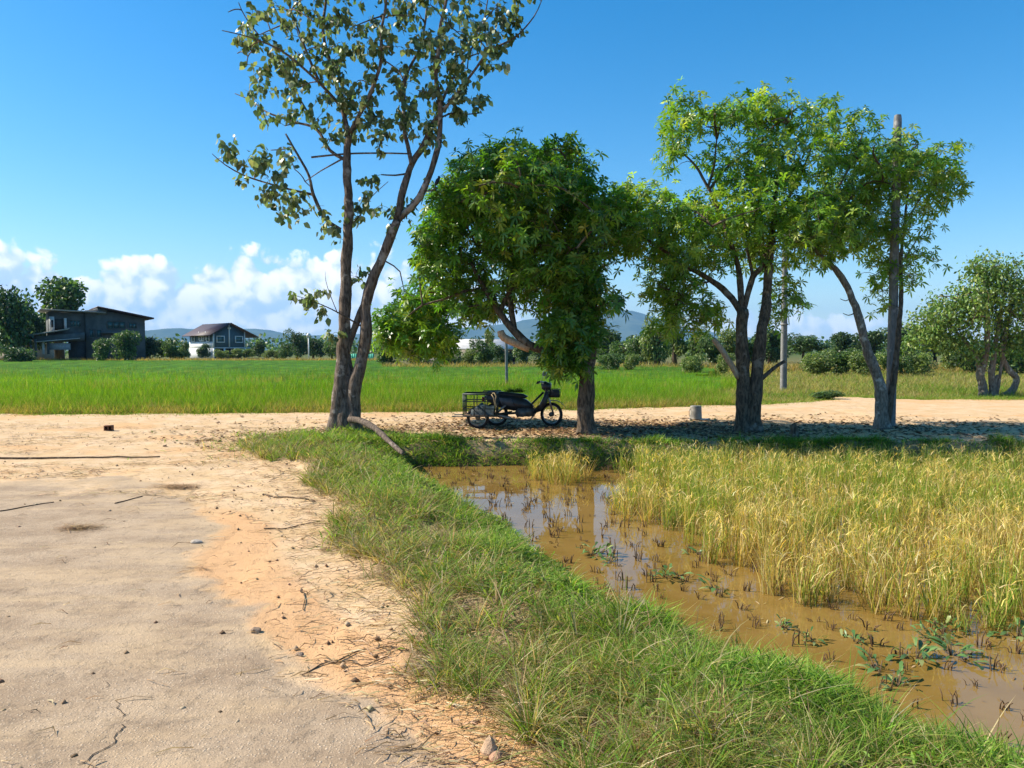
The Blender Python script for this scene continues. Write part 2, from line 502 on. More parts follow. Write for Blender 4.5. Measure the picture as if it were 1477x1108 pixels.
crack([(112, 1107), (150, 1086), (174, 1060), (177, 1045)], .006)
crack([(176, 1038), (172, 1022), (168, 1012)], .004)
crack([(152, 995), (157, 982)], .003)

# ------------------------------------------------------------------ muddy paddy water
def water_material():
    mt, t = mat_new('muddy_water')
    co = t.n('ShaderNodeTexCoord').outputs['Object']
    c = t.mix(t.mapr(t.noise(co, 1.3, 5, .6), .35, .65), (.205, .12, .027), (.27, .165, .045))
    b = t.n('ShaderNodeBump', i_Height=t.noise(co, 7, 3, .5)); b.inputs['Strength'].default_value = .03; b.inputs['Distance'].default_value = .01
    d = t.n('ShaderNodeBsdfDiffuse', i_Color=c)
    g = t.n('ShaderNodeBsdfGlossy', i_Normal=b.outputs[0]); g.inputs['Roughness'].default_value = .015
    fr = t.n('ShaderNodeFresnel', i_Normal=b.outputs[0]); fr.inputs['IOR'].default_value = 1.75
    p = t.n('ShaderNodeMixShader', i_0=fr.outputs[0], i_1=d.outputs[0], i_2=g.outputs[0])
    o = t.n('ShaderNodeOutputMaterial'); t.link(p.outputs[0], o.inputs[0]); return mt
M['water'] = water_material()
wx = np.linspace(-2.5, 30, 40); wy = np.linspace(-4, 12.8, 30)
WX, WY = np.meshgrid(wx, wy); wi = np.arange(WX.size).reshape(WX.shape)
wq = np.stack([wi[:-1, :-1], wi[:-1, 1:], wi[1:, 1:], wi[1:, :-1]], -1).reshape(-1, 4)
obj('paddy_water', new_mesh('paddy_water', np.stack([WX.ravel(), WY.ravel(), np.full(WX.size, WATER_Z)], -1), wq), M['water'], kind='structure')

# ------------------------------------------------------------------ far hills
hill_m, t = mat_new('wooded_hill')
co = t.n('ShaderNodeTexCoord').outputs['Object']
c = t.mix(t.mapr(t.noise(co, .004, 8, .65), .38, .62), (.035, .06, .025), (.075, .10, .045))
p = t.n('ShaderNodeBsdfPrincipled', i_Base_Color=c); p.inputs['Roughness'].default_value = 1; p.inputs['Specular IOR Level'].default_value = 0
o = t.n('ShaderNodeOutputMaterial'); t.link(p.outputs[0], o.inputs[0])
def hills(name, az0, az1, r0, r1, crest, seed, na=260, nr=22):
    A = np.linspace(az0, az1, na); rr = np.linspace(r0, r1, nr)
    AA, RR = np.meshgrid(A, rr)
    X, Y = RR * np.sin(AA), RR * np.cos(AA)
    s = (RR - r0) / (r1 - r0)
    H = np.interp(AA, *crest)
    rid = fbm(X / 900, Y / 900, 5, seed)
    Z = H * np.sin(np.pi * np.clip(s * 1.0, 0, 1)) ** .8 * (.62 + .62 * rid) + (1 - np.abs(2 * s - 1)) * (rid - .5) * 60
    Z = np.where((s == 0) | (s == 1), -3, np.maximum(Z, -2))
    ii = np.arange(AA.size).reshape(AA.shape)
    q = np.stack([ii[:-1, :-1], ii[:-1, 1:], ii[1:, 1:], ii[1:, :-1]], -1).reshape(-1, 4)
    obj(name, new_mesh(name, np.stack([X.ravel(), Y.ravel(), Z.ravel()], -1), q, smooth=True), hill_m, kind='structure')
az = lambda px: math.atan((px - CX) / FPX)
hills('hills', -1.2, 1.2, 7200, 11200,
      ([-1.2, az(-200), az(60), az(215), az(262), az(300), az(350), az(420), az(470), az(600), az(680), az(800), az(880), az(910), az(950), az(1000), az(1100), az(1300), 1.2],
       [160, 170, 150, 215, 265, 235, 215, 170, 175, 190, 260, 400, 455, 470, 430, 250, 120, 60, 40]), 4.0)

# ------------------------------------------------------------------ leaf and blade builders
def unit(v): return v / np.maximum(np.linalg.norm(v, axis=-1, keepdims=True), 1e-9)

def blades(base, dirv, L, W, sag, col, segs=2, tipcol=None):
    """curved grass blades: base (n,3), unit dirv (n,3), length, width, sag (n,)"""
    n = len(base); rng = RNG
    hz = unit(np.stack([dirv[:, 0], dirv[:, 1], np.zeros(n)], -1) + rng.normal(0, .02, (n, 3)) * [1, 1, 0])
    th = rng.uniform(0, np.pi, n)
    side = np.stack([np.cos(th), np.sin(th), np.zeros(n)], -1)
    V = []; C = []
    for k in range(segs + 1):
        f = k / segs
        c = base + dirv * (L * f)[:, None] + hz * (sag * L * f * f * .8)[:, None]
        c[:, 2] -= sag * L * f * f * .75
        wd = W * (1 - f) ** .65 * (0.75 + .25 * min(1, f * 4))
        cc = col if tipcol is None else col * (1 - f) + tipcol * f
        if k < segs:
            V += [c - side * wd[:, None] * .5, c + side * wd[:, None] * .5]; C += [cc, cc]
        else:
            V.append(c); C.append(cc)
    nv = 2 * segs + 1
    V = np.stack(V, 1).reshape(-1, 3); C = np.stack(C, 1).reshape(-1, 3)
    k0 = (np.arange(n) * nv)[:, None]
    quads = np.concatenate([k0 + np.array([[2 * s, 2 * s + 1, 2 * s + 3, 2 * s + 2]]) for s in range(segs - 1)]) if segs > 1 else None
    tris = k0 + np.array([[2 * segs - 2, 2 * segs - 1, 2 * segs]])
    return V, quads, tris, C

def leaves(P, D, N, L, W, droop, col, wl=(.8, 1.0), fold=.18):
    n = len(P)
    S = unit(np.cross(D, N)); N = np.cross(S, D)
    def c(f):
        q = P + D * (L * f)[:, None]; q[:, 2] -= droop * L * f * f; return q
    up = N * (fold * W)[:, None]
    v = [P, c(.38) - S * (W * .5 * wl[0])[:, None] + up, c(.38) + S * (W * .5 * wl[0])[:, None] + up,
         c(.70) - S * (W * .5 * wl[1])[:, None] + up, c(.70) + S * (W * .5 * wl[1])[:, None] + up, c(1.0)]
    V = np.stack(v, 1).reshape(-1, 3)
    k0 = (np.arange(n) * 6)[:, None]
    return V, k0 + np.array([[1, 3, 4, 2]]), np.concatenate([k0 + np.array([[0, 1, 2]]), k0 + np.array([[3, 5, 4]])]), np.repeat(col, 6, 0)

def join(parts):
    V, Q, T, C, k = [], [], [], [], 0
    for v, q, t, c in parts:
        V.append(v); C.append(c)
        if q is not None: Q.append(q + k)
        if t is not None: T.append(t + k)
        k += len(v)
    return np.concatenate(V), (np.concatenate(Q) if Q else None), (np.concatenate(T) if T else None), np.concatenate(C)

def stuff_mesh(name, parts):
    V, Q, T, C = join(parts) if isinstance(parts, list) else parts
    return new_mesh(name, V, Q, T, tint=C)

def palette(n, cols, wts, jit=.18):
    cols = np.array(cols); w_ = np.array(wts) / sum(wts)
    c = cols[RNG.choice(len(cols), n, p=w_)]
    return np.clip(c * (1 + RNG.normal(0, jit, (n, 1))) * (1 + RNG.normal(0, jit * .3, (n, 3))), .005, .95)
# ------------------------------------------------------------------ trees: stems traced in depth, twigs grown towards the foliage
def resample(P, step=.10):
    out = [P[0]]
    # smooth the traced line first
    for i in range(len(P) - 1):
        p0, p1, p2, p3 = P[max(i - 1, 0)], P[i], P[i + 1], P[min(i + 2, len(P) - 1)]
        n = max(2, int((p2 - p1).length / step))
        for k in range(1, n + 1):
            t = k / n
            out.append(0.5 * ((2 * p1) + (p2 - p0) * t + (2 * p0 - 5 * p1 + 4 * p2 - p3) * t * t + (3 * p1 - p0 - 3 * p2 + p3) * t ** 3))
    return out

class Skeleton:
    def __init__(s, base): s.base = base; s.N = np.zeros((60000, 3)); s.k = 0; s.twigs = []
    def add(s, P):
        P = np.array([tuple(p) for p in P]); s.N[s.k:s.k + len(P)] = P; s.k += len(P)
    def grow(s, targets, r0, r1, wob=.12, sides=5, mb=None, maxlen=9.0, npts=5):
        T = np.asarray(targets)
        d0 = np.array([np.min(np.linalg.norm(s.N[:s.k] - t, axis=1)) for t in T])
        for i in np.argsort(d0):
            t = T[i]
            D = s.N[:s.k] - t
            d = np.linalg.norm(D, axis=1) + np.maximum(D[:, 2], 0) * .7      # rather grow upward than down
            j = int(np.argmin(d)); a = s.N[j].copy()
            L = np.linalg.norm(t - a)
            if L > maxlen or L < 1e-3: s.twigs.append(np.stack([a, t])); continue
            ctrl = a + (t - a) * .45 + np.array([0, 0, .16 * L]) + RNG.normal(0, wob * L, 3)
            f = np.linspace(0, 1, npts)[:, None]
            P = (1 - f) ** 2 * a + 2 * f * (1 - f) * ctrl + f ** 2 * t
            rr0 = r0 * min(1.0, .45 + .55 * L)
            mb.tube(P - s.base, list(np.linspace(rr0, r1, npts)), sides, cap=False)
            s.add(P[1:]); s.twigs.append(P)

DEEP = 1.0
def blob_points(blobs, Y0):
    out = []
    for b in blobs:
        px, py, rx, ry, n = b[:5]; dy = b[5] if len(b) > 5 else 0.0
        c = np.array(pix(px, py, Y0 + dy)); s = (Y0 + dy) / FPX
        depth = b[6] if len(b) > 6 else max(.25, (rx + ry) / 2 * s * 1.05 * DEEP)
        v = unit(RNG.normal(0, 1, (n, 3))) * (RNG.random((n, 1)) ** .42)
        out.append(c + v * np.array([rx * s, depth, ry * s]))
    return np.concatenate(out)

def whorls(tips, axes, per, L, col, spread=1.25, droop=.35, wr=.28):
    n = len(tips)
    ph = RNG.uniform(0, 2 * np.pi, n)
    ax = unit(axes); ref = np.where(np.abs(ax[:, 2:3]) > .9, np.array([[1., 0, 0]]), np.array([[0., 0, 1.]]))
    u = unit(np.cross(ax, ref)); v = np.cross(ax, u)
    P, D, N, LL, CC = [], [], [], [], []
    for k in range(per):
        a = ph + 2 * np.pi * k / per + RNG.normal(0, .15, n)
        sp = spread + RNG.normal(0, .22, n)
        rad = u * np.cos(a)[:, None] + v * np.sin(a)[:, None]
        d = unit(ax * np.cos(sp)[:, None] + rad * np.sin(sp)[:, None])
        P.append(tips); D.append(d); N.append(unit(ax * np.sin(sp)[:, None] - rad * np.cos(sp)[:, None] + RNG.normal(0, .15, (n, 3))))
        LL.append(L * RNG.uniform(.75, 1.2, n)); CC.append(col * RNG.uniform(.85, 1.15, (n, 1)))
    P, D, N, LL, CC = map(np.concatenate, (P, D, N, LL, CC))
    return leaves(P.copy(), D, N, LL, LL * wr * RNG.uniform(.85, 1.15, len(LL)), droop * RNG.uniform(.5, 1.5, len(LL)), CC)

def tree_root(name, base, label, group=None):
    return obj(name, None, label=label, cat='tree', group=group, loc=base)

def stem(root, sk, mat, pts, Y0, r0, r1, name='limb', sides=10, flare=0.0, endcut=None, prof=1.0):
    P = [pix(p[0], p[1], Y0 + (p[2] if len(p) > 2 else 0)) for p in pts]
    if name == 'trunk' and flare: P[0].z = min(P[0].z, -.05)
    S = resample(P, .10 if r0 > .03 else .14)
    n = len(S); rad = []
    for i in range(n):
        f = i / (n - 1); r = r0 + (r1 - r0) * f ** prof
        h = S[i].z
        if flare: r *= 1 + flare * math.exp(-max(h, 0) / .14)
        rad.append(r * (1 + .07 * math.sin(i * .9 + r0 * 50) * (1 if r0 > .02 else 0)))
    if r0 > .02:
        for i in range(1, n - 1):
            S[i] = S[i] + Vector((random.uniform(-1, 1), random.uniform(-1, 1), 0)) * r0 * .07
    mb = MB(); b = root.location
    mb.tube([p - b for p in S], rad, sides, cap=True)
    o = mb.build(name, mat, root, smooth=True)
    if endcut:
        d = (S[-1] - S[-2]).normalized()
        cb = MB(); cb.tube([S[-1] - b - d * .01, S[-1] - b + d * .012], [rad[-1] * 1.0, rad[-1] * .9], 10); cb.build('cut_end', M['cut_wood'], o)
    if max(p.z for p in S) > .5: sk.add([tuple(p) for p in S if p.z > .5])
    return o

# ---- tall sparse tree by the verge
def tall_tree():
    Y0 = 13.4
    base = Vector((gpix(492, 632).x, Y0, 0.02))
    root = tree_root('tall_tree', base, 'tall sparse tree with two forked grey stems and drooping heart shaped leaves')
    sk = Skeleton(np.array(base)); bk = M['bark_tall']
    A = [(484, 640), (484, 618), (488, 585), (491, 557), (495, 508), (497, 462), (499, 397), (501, 349), (503, 298), (500, 237), (503, 196)]
    stem(root, sk, bk, A, Y0, .135, .062, 'trunk', 14, .30)
    B = [(513, 636), (511, 592), (511, 560), (520, 528), (528, 482), (528, 440), (536, 408), (548, 380), (562, 345), (573, 318)]
    stem(root, sk, bk, B, Y0 - .06, .125, .075, 'trunk', 14, .25)
    stem(root, sk, bk, [(496, 640), (497, 615), (499, 585), (501, 558), (503, 528), (501, 508)], Y0 + .02, .215, .045, 'trunk', 14, .30)
    stem(root, sk, bk, [(499, 512), (510, 478), (520, 450), (528, 432)], Y0, .06, .055, 'limb', 10)
    L = [
     ([(573, 318), (581, 277), (594, 237), (611, 210), (622, 180)], .07, .045, 0.05),
     ([(573, 318), (598, 294), (611, 274), (625, 237), (633, 203), (635, 152), (629, 112), (633, 68), (636, 34), (648, -20), (650, -90)], .062, .014, -.1),
     ([(594, 237), (588, 210), (583, 183), (584, 118), (596, 88), (608, 64), (617, 0), (622, -70)], .04, .010, .25),
     ([(622, 180), (640, 158), (659, 135), (682, 105), (706, 74), (743, 54), (770, 24), (784, -6)], .034, .006, -.3),
     ([(636, 150), (652, 115), (669, 88), (695, 40), (708, -30)], .028, .007, .5),
     ([(633, 172), (649, 164), (672, 165), (694, 163)], .018, .008, .15),
     ([(611, 276), (622, 275), (630, 270)], .018, .009, -.1),
     ([(503, 196), (489, 135), (476, 91), (466, 44), (470, -10), (462, -80)], .045, .012, .2),
     ([(503, 196), (517, 168), (530, 145), (543, 112), (550, 85), (550, 44), (557, 0), (552, -80)], .042, .012, -.25),
     ([(491, 332), (469, 315), (452, 281), (446, 254), (429, 223), (412, 193)], .038, .014, -.2),
     ([(452, 281), (425, 275), (395, 267), (354, 254), (325, 238), (306, 222)], .022, .006, -.5),
     ([(497, 230), (476, 217), (456, 186), (425, 176), (385, 162), (364, 146), (339, 135)], .032, .007, .35),
     ([(496, 228), (478, 238), (462, 247), (440, 262)], .016, .007, .2),
     ([(456, 186), (442, 159), (429, 135), (420, 105)], .02, .008, .6),
     ([(489, 150), (459, 118), (429, 91), (402, 71), (361, 54), (320, 44)], .028, .006, -.5),
     ([(459, 115), (446, 85), (432, 47), (415, 0), (405, -70)], .024, .008, -.2),
     ([(449, 227), (500, 222), (550, 221), (594, 222)], .018, .014, .05),
     ([(550, 252), (570, 253), (590, 250)], .012, .020, .1),
     ([(550, 85), (573, 100), (583, 118)], .014, .012, -.1),
     ([(520, 470), (500, 458), (478, 446), (450, 434), (421, 425)], .016, .004, -.35),
     ([(487, 452), (476, 425), (470, 405), (469, 392)], .008, .003, -.3),
     ([(545, 372), (558, 378), (577, 392), (583, 420), (600, 428)], .016, .005, -.2),
     ([(500, 330), (520, 310), (535, 285), (560, 262)], .014, .005, .4),
    ]
    for pts, r0, r1, d in L:
        n = len(pts)
        stem(root, sk, bk, [(p[0], p[1], d * (i / (n - 1)) * 2.2) for i, p in enumerate(pts)], Y0, r0, r1, 'limb', 8 if r0 > .02 else 6)
    tw = MB()
    big = blob_points([(430, 40, 100, 90, 22), (560, 20, 110, 110, 26), (680, 40, 80, 80, 18), (600, 150, 60, 50, 8), (420, 230, 70, 50, 8), (540, 190, 50, 60, 6)], Y0)
    sk.grow(big, .018, .008, .14, 6, tw)
    sk.twigs = []
    blobs = [(385, 245, 55, 45, 34, -.9), (335, 215, 24, 22, 8, -1.0), (425, 295, 52, 30, 26, -.4), (470, 335, 30, 22, 8, -.2),
             (400, 130, 55, 55, 40), (440, 60, 75, 70, 78), (365, 40, 34, 36, 18, -.6), (480, 150, 45, 60, 40), (520, 70, 60, 75, 62),
             (590, 60, 60, 75, 55), (655, 50, 65, 80, 76), (715, 55, 40, 50, 34, -.4), (745, 20, 28, 30, 14, -.5), (655, 145, 42, 36, 34), (690, 135, 20, 22, 9),
             (540, 165, 60, 48, 44), (600, 165, 40, 40, 28), (620, 190, 28, 28, 12), (560, 300, 40, 34, 16), (530, 275, 26, 26, 8), (500, 300, 30, 30, 10),
             (440, -50, 110, 60, 62), (560, -60, 100, 60, 62), (670, -50, 90, 60, 52), (455, 435, 38, 26, 16, -.6), (475, 480, 16, 18, 5, -.4), (520, 395, 30, 20, 5)]
    T = blob_points(blobs, Y0)
    sk.grow(T, .008, .003, .14, 4, tw, 2.6, 4)
    tw.build('branches', bk, root)
    P, D = [], []
    for path in sk.twigs:
        m_ = random.randint(5, 10)
        for k in range(m_):
            f = 1 - .75 * random.random() ** 1.3
            i = min(int(f * (len(path) - 1)), len(path) - 2); g = f * (len(path) - 1) - i
            P.append(path[i] * (1 - g) + path[i + 1] * g + RNG.normal(0, .035, 3))
            D.append((random.gauss(0, .75), random.gauss(0, .75), random.gauss(-.85, .45)))
    P, D = np.array(P), unit(np.array(D)); n = len(P)
    col = palette(n, [(.075, .115, .05), (.13, .185, .08), (.24, .29, .15), (.34, .38, .19), (.36, .32, .10)], [20, 32, 28, 19, 1])
    Ls = RNG.uniform(.072, .138, n)
    v = leaves(P, D, unit(RNG.normal(0, 1, (n, 3))), Ls, Ls * RNG.uniform(.65, .85, n), RNG.uniform(0, .3, n), col, (1.0, .72), .12)
    V, Q, Tt, C = v
    obj('crown', new_mesh('crown', V - np.array(base), Q, Tt, tint=C), M['leaf_dull'], root)
    # the half bared root running down the bank
    rp = [(504, 605, -.1), (520, 607, -.4), (538, 616, -.8), (552, 628, -1.25), (566, 641, -1.75), (582, 655, -2.25)]
    stem(root, Skeleton(np.array(base)), bk, rp, Y0, .062, .03, 'exposed_root', 10)
    return root

# ---- the three trees with whorled leaves
GREEN = ([(.06, .15, .018), (.09, .205, .026), (.14, .27, .036), (.26, .36, .05), (.42, .42, .07)], [22, 32, 26, 16, 4])
GREEN2 = ([(.085, .19, .022), (.135, .26, .034), (.21, .34, .05), (.33, .43, .075), (.46, .48, .10)], [18, 30, 28, 19, 5])
def whorl_tree(name, label, Y0, basepx, stems, seconds, blobs, pal, L=.145, extra=1, leafy=8, bk='bark_dark', tipr=.0035, fill=1.3, back_y=.75):
    base = Vector((gpix(*basepx).x, Y0, 0.0))
    root = tree_root(name, base, label)
    sk = Skeleton(np.array(base))
    lean = lambda P: [(p[0], p[1], min(1, max(0, (480 - p[1]) / 170)) * back_y * .9) for p in P]     # the crowns stand back over the dirt
    for s in stems:
        stem(root, sk, M[s.get('mat', bk)], lean(s['p']), Y0, s['r'][0], s['r'][1], s.get('n', 'limb'), s.get('s', 10), s.get('flare', 0), s.get('cut'), s.get('prof', 1.0))
    tw = MB()
    global DEEP
    DEEP = 2.3
    back = lambda B: [tuple(b[:5]) + (b[5] if len(b) > 5 else back_y,) + tuple(b[6:]) for b in B]
    sk.grow(blob_points(back(seconds), Y0), .028, .010, .13, 6, tw)
    sk.twigs = []
    T = blob_points([b[:4] + (int(b[4] * fill),) + b[5:] for b in back(blobs)], Y0)
    DEEP = 1.0
    sk.grow(T, .011, tipr, .12, 4, tw, 2.2, 4)
    tw.build('branches', M['bark_dark'], root)
    tips = np.array([p[-1] for p in sk.twigs]); dirs = unit(np.array([p[-1] - p[-2] for p in sk.twigs]))
    col = palette(len(tips), *pal)
    parts = [whorls(tips, dirs * .6 + [0, 0, .8] + RNG.normal(0, .35, tips.shape), leafy, L, col)]
    for k in range(extra):
        q = tips + RNG.normal(0, .10, tips.shape)
        parts.append(whorls(q, dirs * .4 + [0, 0, .7] + RNG.normal(0, .5, tips.shape), leafy - 1, L, palette(len(tips), *pal) * .6 + col * .4))
    V, Q, Tt, C = join(parts)
    obj('crown', new_mesh('crown', V - np.array(base), Q, Tt, tint=C), M['leaf'], root)
    return root

tall_tree()

whorl_tree('umbrella_tree', 'dense round crowned tree with whorled leaves leaning over the parked motorcycle', 13.7, (846, 628),
    [dict(p=[(846, 632), (845, 605), (846, 570), (847, 530), (850, 505), (848, 470), (842, 430), (835, 380), (830, 330)], r=(.165, .07), n='trunk', s=14, flare=.32),
     dict(p=[(850, 512), (856, 470), (858, 420), (862, 370)], r=(.07, .03)),
     dict(p=[(842, 520), (815, 512), (785, 505), (762, 497), (742, 478), (722, 454), (708, 430), (694, 408), (680, 380)], r=(.10, .03), s=12),
     dict(p=[(742, 480), (738, 450), (734, 417), (738, 380), (745, 330), (748, 290)], r=(.06, .02)),
     dict(p=[(720, 452), (735, 420), (760, 380), (785, 330), (800, 270)], r=(.05, .015)),
     dict(p=[(764, 503), (745, 496), (727, 487), (722, 478)], r=(.075, .06), mat='cut_wood', n='sawn_limb', cut=True),
     dict(p=[(700, 418), (670, 420), (640, 432), (610, 440), (590, 455)], r=(.03, .012)),
     dict(p=[(735, 440), (690, 440), (662, 446)], r=(.02, .012)),
    ],
    [(740, 300, 110, 70, 18), (830, 320, 60, 80, 12), (650, 400, 60, 40, 8), (600, 455, 45, 45, 9, 2.3), (790, 250, 60, 30, 8), (830, 450, 30, 50, 6), (805, 500, 25, 40, 5)],
    [(745, 300, 112, 72, 330), (690, 270, 55, 48, 90), (650, 310, 42, 45, 70), (735, 240, 60, 25, 70), (805, 240, 46, 32, 70), (770, 390, 85, 60, 190), (845, 330, 50, 72, 170), (835, 420, 42, 70, 130, .2, 1.0), (838, 470, 34, 40, 34, -.3, .6),
     (815, 488, 40, 40, 70, -.1, .8), (812, 522, 24, 22, 24, -.1, .5), (836, 520, 14, 24, 14, -.3, .3), (645, 385, 48, 45, 90), (622, 350, 24, 34, 34), (690, 440, 40, 28, 44), (612, 440, 46, 34, 70, 2.4, 1.2), (588, 480, 42, 38, 95, 2.3, 1.1), (628, 487, 36, 34, 80, 2.2, 1.1), (560, 470, 20, 38, 36, 2.2, .8), (885, 300, 22, 28, 16), (880, 440, 18, 26, 9, -.4)],
    GREEN, L=.14, extra=2, fill=1.7)

whorl_tree('umbrella_tree', 'broad double stemmed tree with whorled leaves and a pale sawn limb stub', 14.2, (1080, 626),
    [dict(p=[(1072, 632), (1072, 600), (1073, 560), (1072, 533), (1070, 490), (1071, 448)], r=(.15, .10), n='trunk', s=14, flare=.32),
     dict(p=[(1087, 632), (1087, 595), (1090, 555), (1094, 520), (1098, 480), (1105, 439), (1108, 400), (1112, 350), (1118, 290), (1124, 233)], r=(.14, .03), n='trunk', s=14, flare=.28),
     dict(p=[(1070, 452), (1055, 430), (1035, 411), (1010, 395), (988, 383), (955, 360), (925, 340)], r=(.07, .02)),
     dict(p=[(1070, 450), (1068, 415), (1064, 383), (1050, 340), (1035, 300), (1021, 270), (1000, 235), (975, 215)], r=(.065, .014)),
     dict(p=[(1021, 270), (1030, 240), (1034, 200), (1042, 175)], r=(.026, .01)),
     dict(p=[(1072, 448), (1086, 400), (1100, 383), (1112, 340), (1135, 290), (1160, 240), (1175, 200)], r=(.06, .014)),
     dict(p=[(1022, 275), (1050, 240), (1085, 215), (1110, 190)], r=(.028, .01)),
     dict(p=[(1066, 545), (1055, 527), (1043, 508), (1030, 490)], r=(.065, .045), mat='cut_wood', n='sawn_limb', cut=True),
     dict(p=[(1092, 552), (1108, 538), (1120, 528), (1132, 521)], r=(.045, .028), n='sawn_limb', cut=True),
     dict(p=[(1086, 400), (1080, 370), (1070, 330), (1075, 280)], r=(.035, .012))],
    [(960, 340, 60, 40, 10), (1050, 330, 70, 50, 12), (1120, 330, 60, 60, 12), (1000, 190, 50, 40, 6), (1110, 180, 70, 35, 10), (1180, 300, 45, 60, 8), (970, 430, 40, 30, 6)],
    [(935, 320, 52, 48, 120), (1000, 350, 60, 60, 140), (1060, 310, 70, 55, 170), (1120, 330, 60, 70, 180), (1175, 330, 42, 62, 100), (965, 395, 45, 45, 90), (985, 440, 45, 34, 56), (1015, 460, 34, 22, 24),
     (985, 165, 30, 32, 34), (1030, 170, 34, 34, 36), (970, 215, 24, 28, 26), (1030, 225, 28, 26, 14), (1075, 165, 32, 26, 32), (1120, 165, 42, 26, 44), (1165, 180, 34, 32, 40), (1100, 215, 48, 26, 44), (1150, 240, 50, 34, 60), (1080, 255, 50, 22, 44), (908, 295, 30, 30, 50), (900, 345, 24, 34, 40),
     (1135, 430, 22, 32, 24), (1120, 460, 18, 18, 8), (960, 470, 22, 20, 12)],
    GREEN2, L=.128, extra=2, fill=1.2)

whorl_tree('umbrella_tree', 'tree with one pale bent stem growing hard against the tall concrete pole', 14.8, (1273, 618),
    [dict(p=[(1273, 626), (1272, 600), (1271, 570), (1266, 547), (1258, 522), (1253, 512), (1244, 480), (1237, 452), (1230, 433), (1222, 415), (1213, 400), (1204, 388), (1193, 378), (1180, 364), (1172, 340)], r=(.155, .045), n='trunk', s=14, flare=.28, mat='bark_pale', prof=.55),
     dict(p=[(1276, 624), (1281, 590), (1287, 560), (1292, 520), (1297, 470), (1300, 420), (1300, 370), (1305, 320), (1310, 270)], r=(.09, .018), n='trunk', s=12, flare=.1, prof=.6, mat='bark_dark'),
     dict(p=[(1228, 430), (1220, 434), (1212, 431)], r=(.012, .006)),
     dict(p=[(1232, 452), (1224, 455), (1216, 452)], r=(.012, .006)),
     dict(p=[(1172, 345), (1190, 300), (1215, 260), (1235, 220), (1245, 190)], r=(.04, .012)),
     dict(p=[(1193, 378), (1215, 340), (1245, 300), (1270, 260), (1300, 235)], r=(.035, .012)),
     dict(p=[(1304, 325), (1325, 290), (1345, 262), (1365, 245)], r=(.022, .008)),
     dict(p=[(1300, 380), (1320, 350), (1330, 330)], r=(.018, .008))],
    [(1225, 250, 50, 50, 9), (1290, 240, 40, 40, 7), (1345, 255, 30, 30, 5), (1290, 340, 35, 40, 6), (1220, 330, 40, 40, 6)],
    [(1215, 205, 40, 34, 56), (1240, 250, 52, 42, 96), (1290, 225, 42, 30, 56), (1300, 265, 46, 30, 66), (1340, 235, 34, 28, 38), (1362, 265, 26, 34, 38), (1345, 300, 18, 22, 14), (1250, 310, 48, 40, 90), (1225, 345, 36, 32, 46), (1285, 345, 38, 42, 66), (1310, 385, 24, 26, 20), (1275, 395, 26, 28, 20), (1265, 430, 14, 22, 7), (1200, 290, 34, 50, 60), (1180, 350, 26, 30, 26)],
    GREEN2, L=.12, extra=2, bk='bark_pale', fill=1.2, back_y=.6)

# ---- leafy tree with crooked stems across the dirt track
def side_tree():
    Y0 = 25.5; base = Vector((gpix(1430, 572).x, Y0, -.05))
    root = tree_root('crooked_tree', base, 'leafy tree with several short crooked stems across the dirt track')
    sk = Skeleton(np.array(base)); bk = M['bark_pale']
    for pts, r0, r1 in (([(1418, 574), (1418, 556), (1414, 540), (1421, 515), (1424, 480), (1422, 440), (1420, 400)], .14, .05),
                        ([(1431, 574), (1432, 558), (1430, 540), (1434, 510), (1440, 470), (1448, 420)], .12, .04),
                        ([(1445, 573), (1456, 568), (1464, 556), (1466, 545), (1456, 535), (1448, 520), (1444, 500), (1452, 470)], .12, .05),
                        ([(1418, 530), (1410, 520), (1405, 510), (1390, 490), (1370, 470)], .09, .04),
                        ([(1440, 470), (1460, 440), (1475, 410)], .06, .03),
                        ([(1430, 552), (1436, 546), (1440, 543)], .10, .06)):
        stem(root, sk, bk, pts, Y0, r0, r1, 'trunk', 10, .1)
    tw = MB()
    sk.grow(blob_points([(1370, 450, 50, 40, 12), (1430, 430, 40, 50, 12), (1470, 450, 40, 50, 10)], Y0), .04, .015, .13, 5, tw)
    sk.twigs = []
    T = blob_points([(1350, 470, 42, 32, 110), (1385, 450, 45, 42, 150), (1425, 420, 40, 44, 150), (1420, 385, 26, 22, 34), (1450, 392, 24, 26, 44), (1460, 440, 36, 48, 130), (1495, 440, 34, 50, 90), (1335, 490, 28, 22, 40), (1400, 500, 34, 24, 50), (1450, 490, 30, 22, 40), (1480, 500, 24, 26, 30)], Y0)
    sk.grow(T, .016, .006, .12, 4, tw, 3, 4)
    tw.build('branches', M['bark_dark'], root)
    tips = np.array([p[-1] for p in sk.twigs]); n = len(tips)
    parts = []
    for k in range(15):
        P = tips + RNG.normal(0, .15, (n, 3)); Ls = RNG.uniform(.08, .15, n)
        parts.append(leaves(P, unit(RNG.normal(0, .7, (n, 3)) + [0, 0, -.35]), unit(RNG.normal(0, 1, (n, 3))), Ls, Ls * .5, RNG.uniform(0, .4, n),
                            palette(n, [(.085, .16, .035), (.14, .235, .05), (.22, .32, .075), (.33, .40, .11)], [25, 35, 28, 12])))
    V, Q, Tt, C = join(parts)
    obj('crown', new_mesh('crown', V - np.array(base), Q, Tt, tint=C), M['leaf_dull'], root)
side_tree()

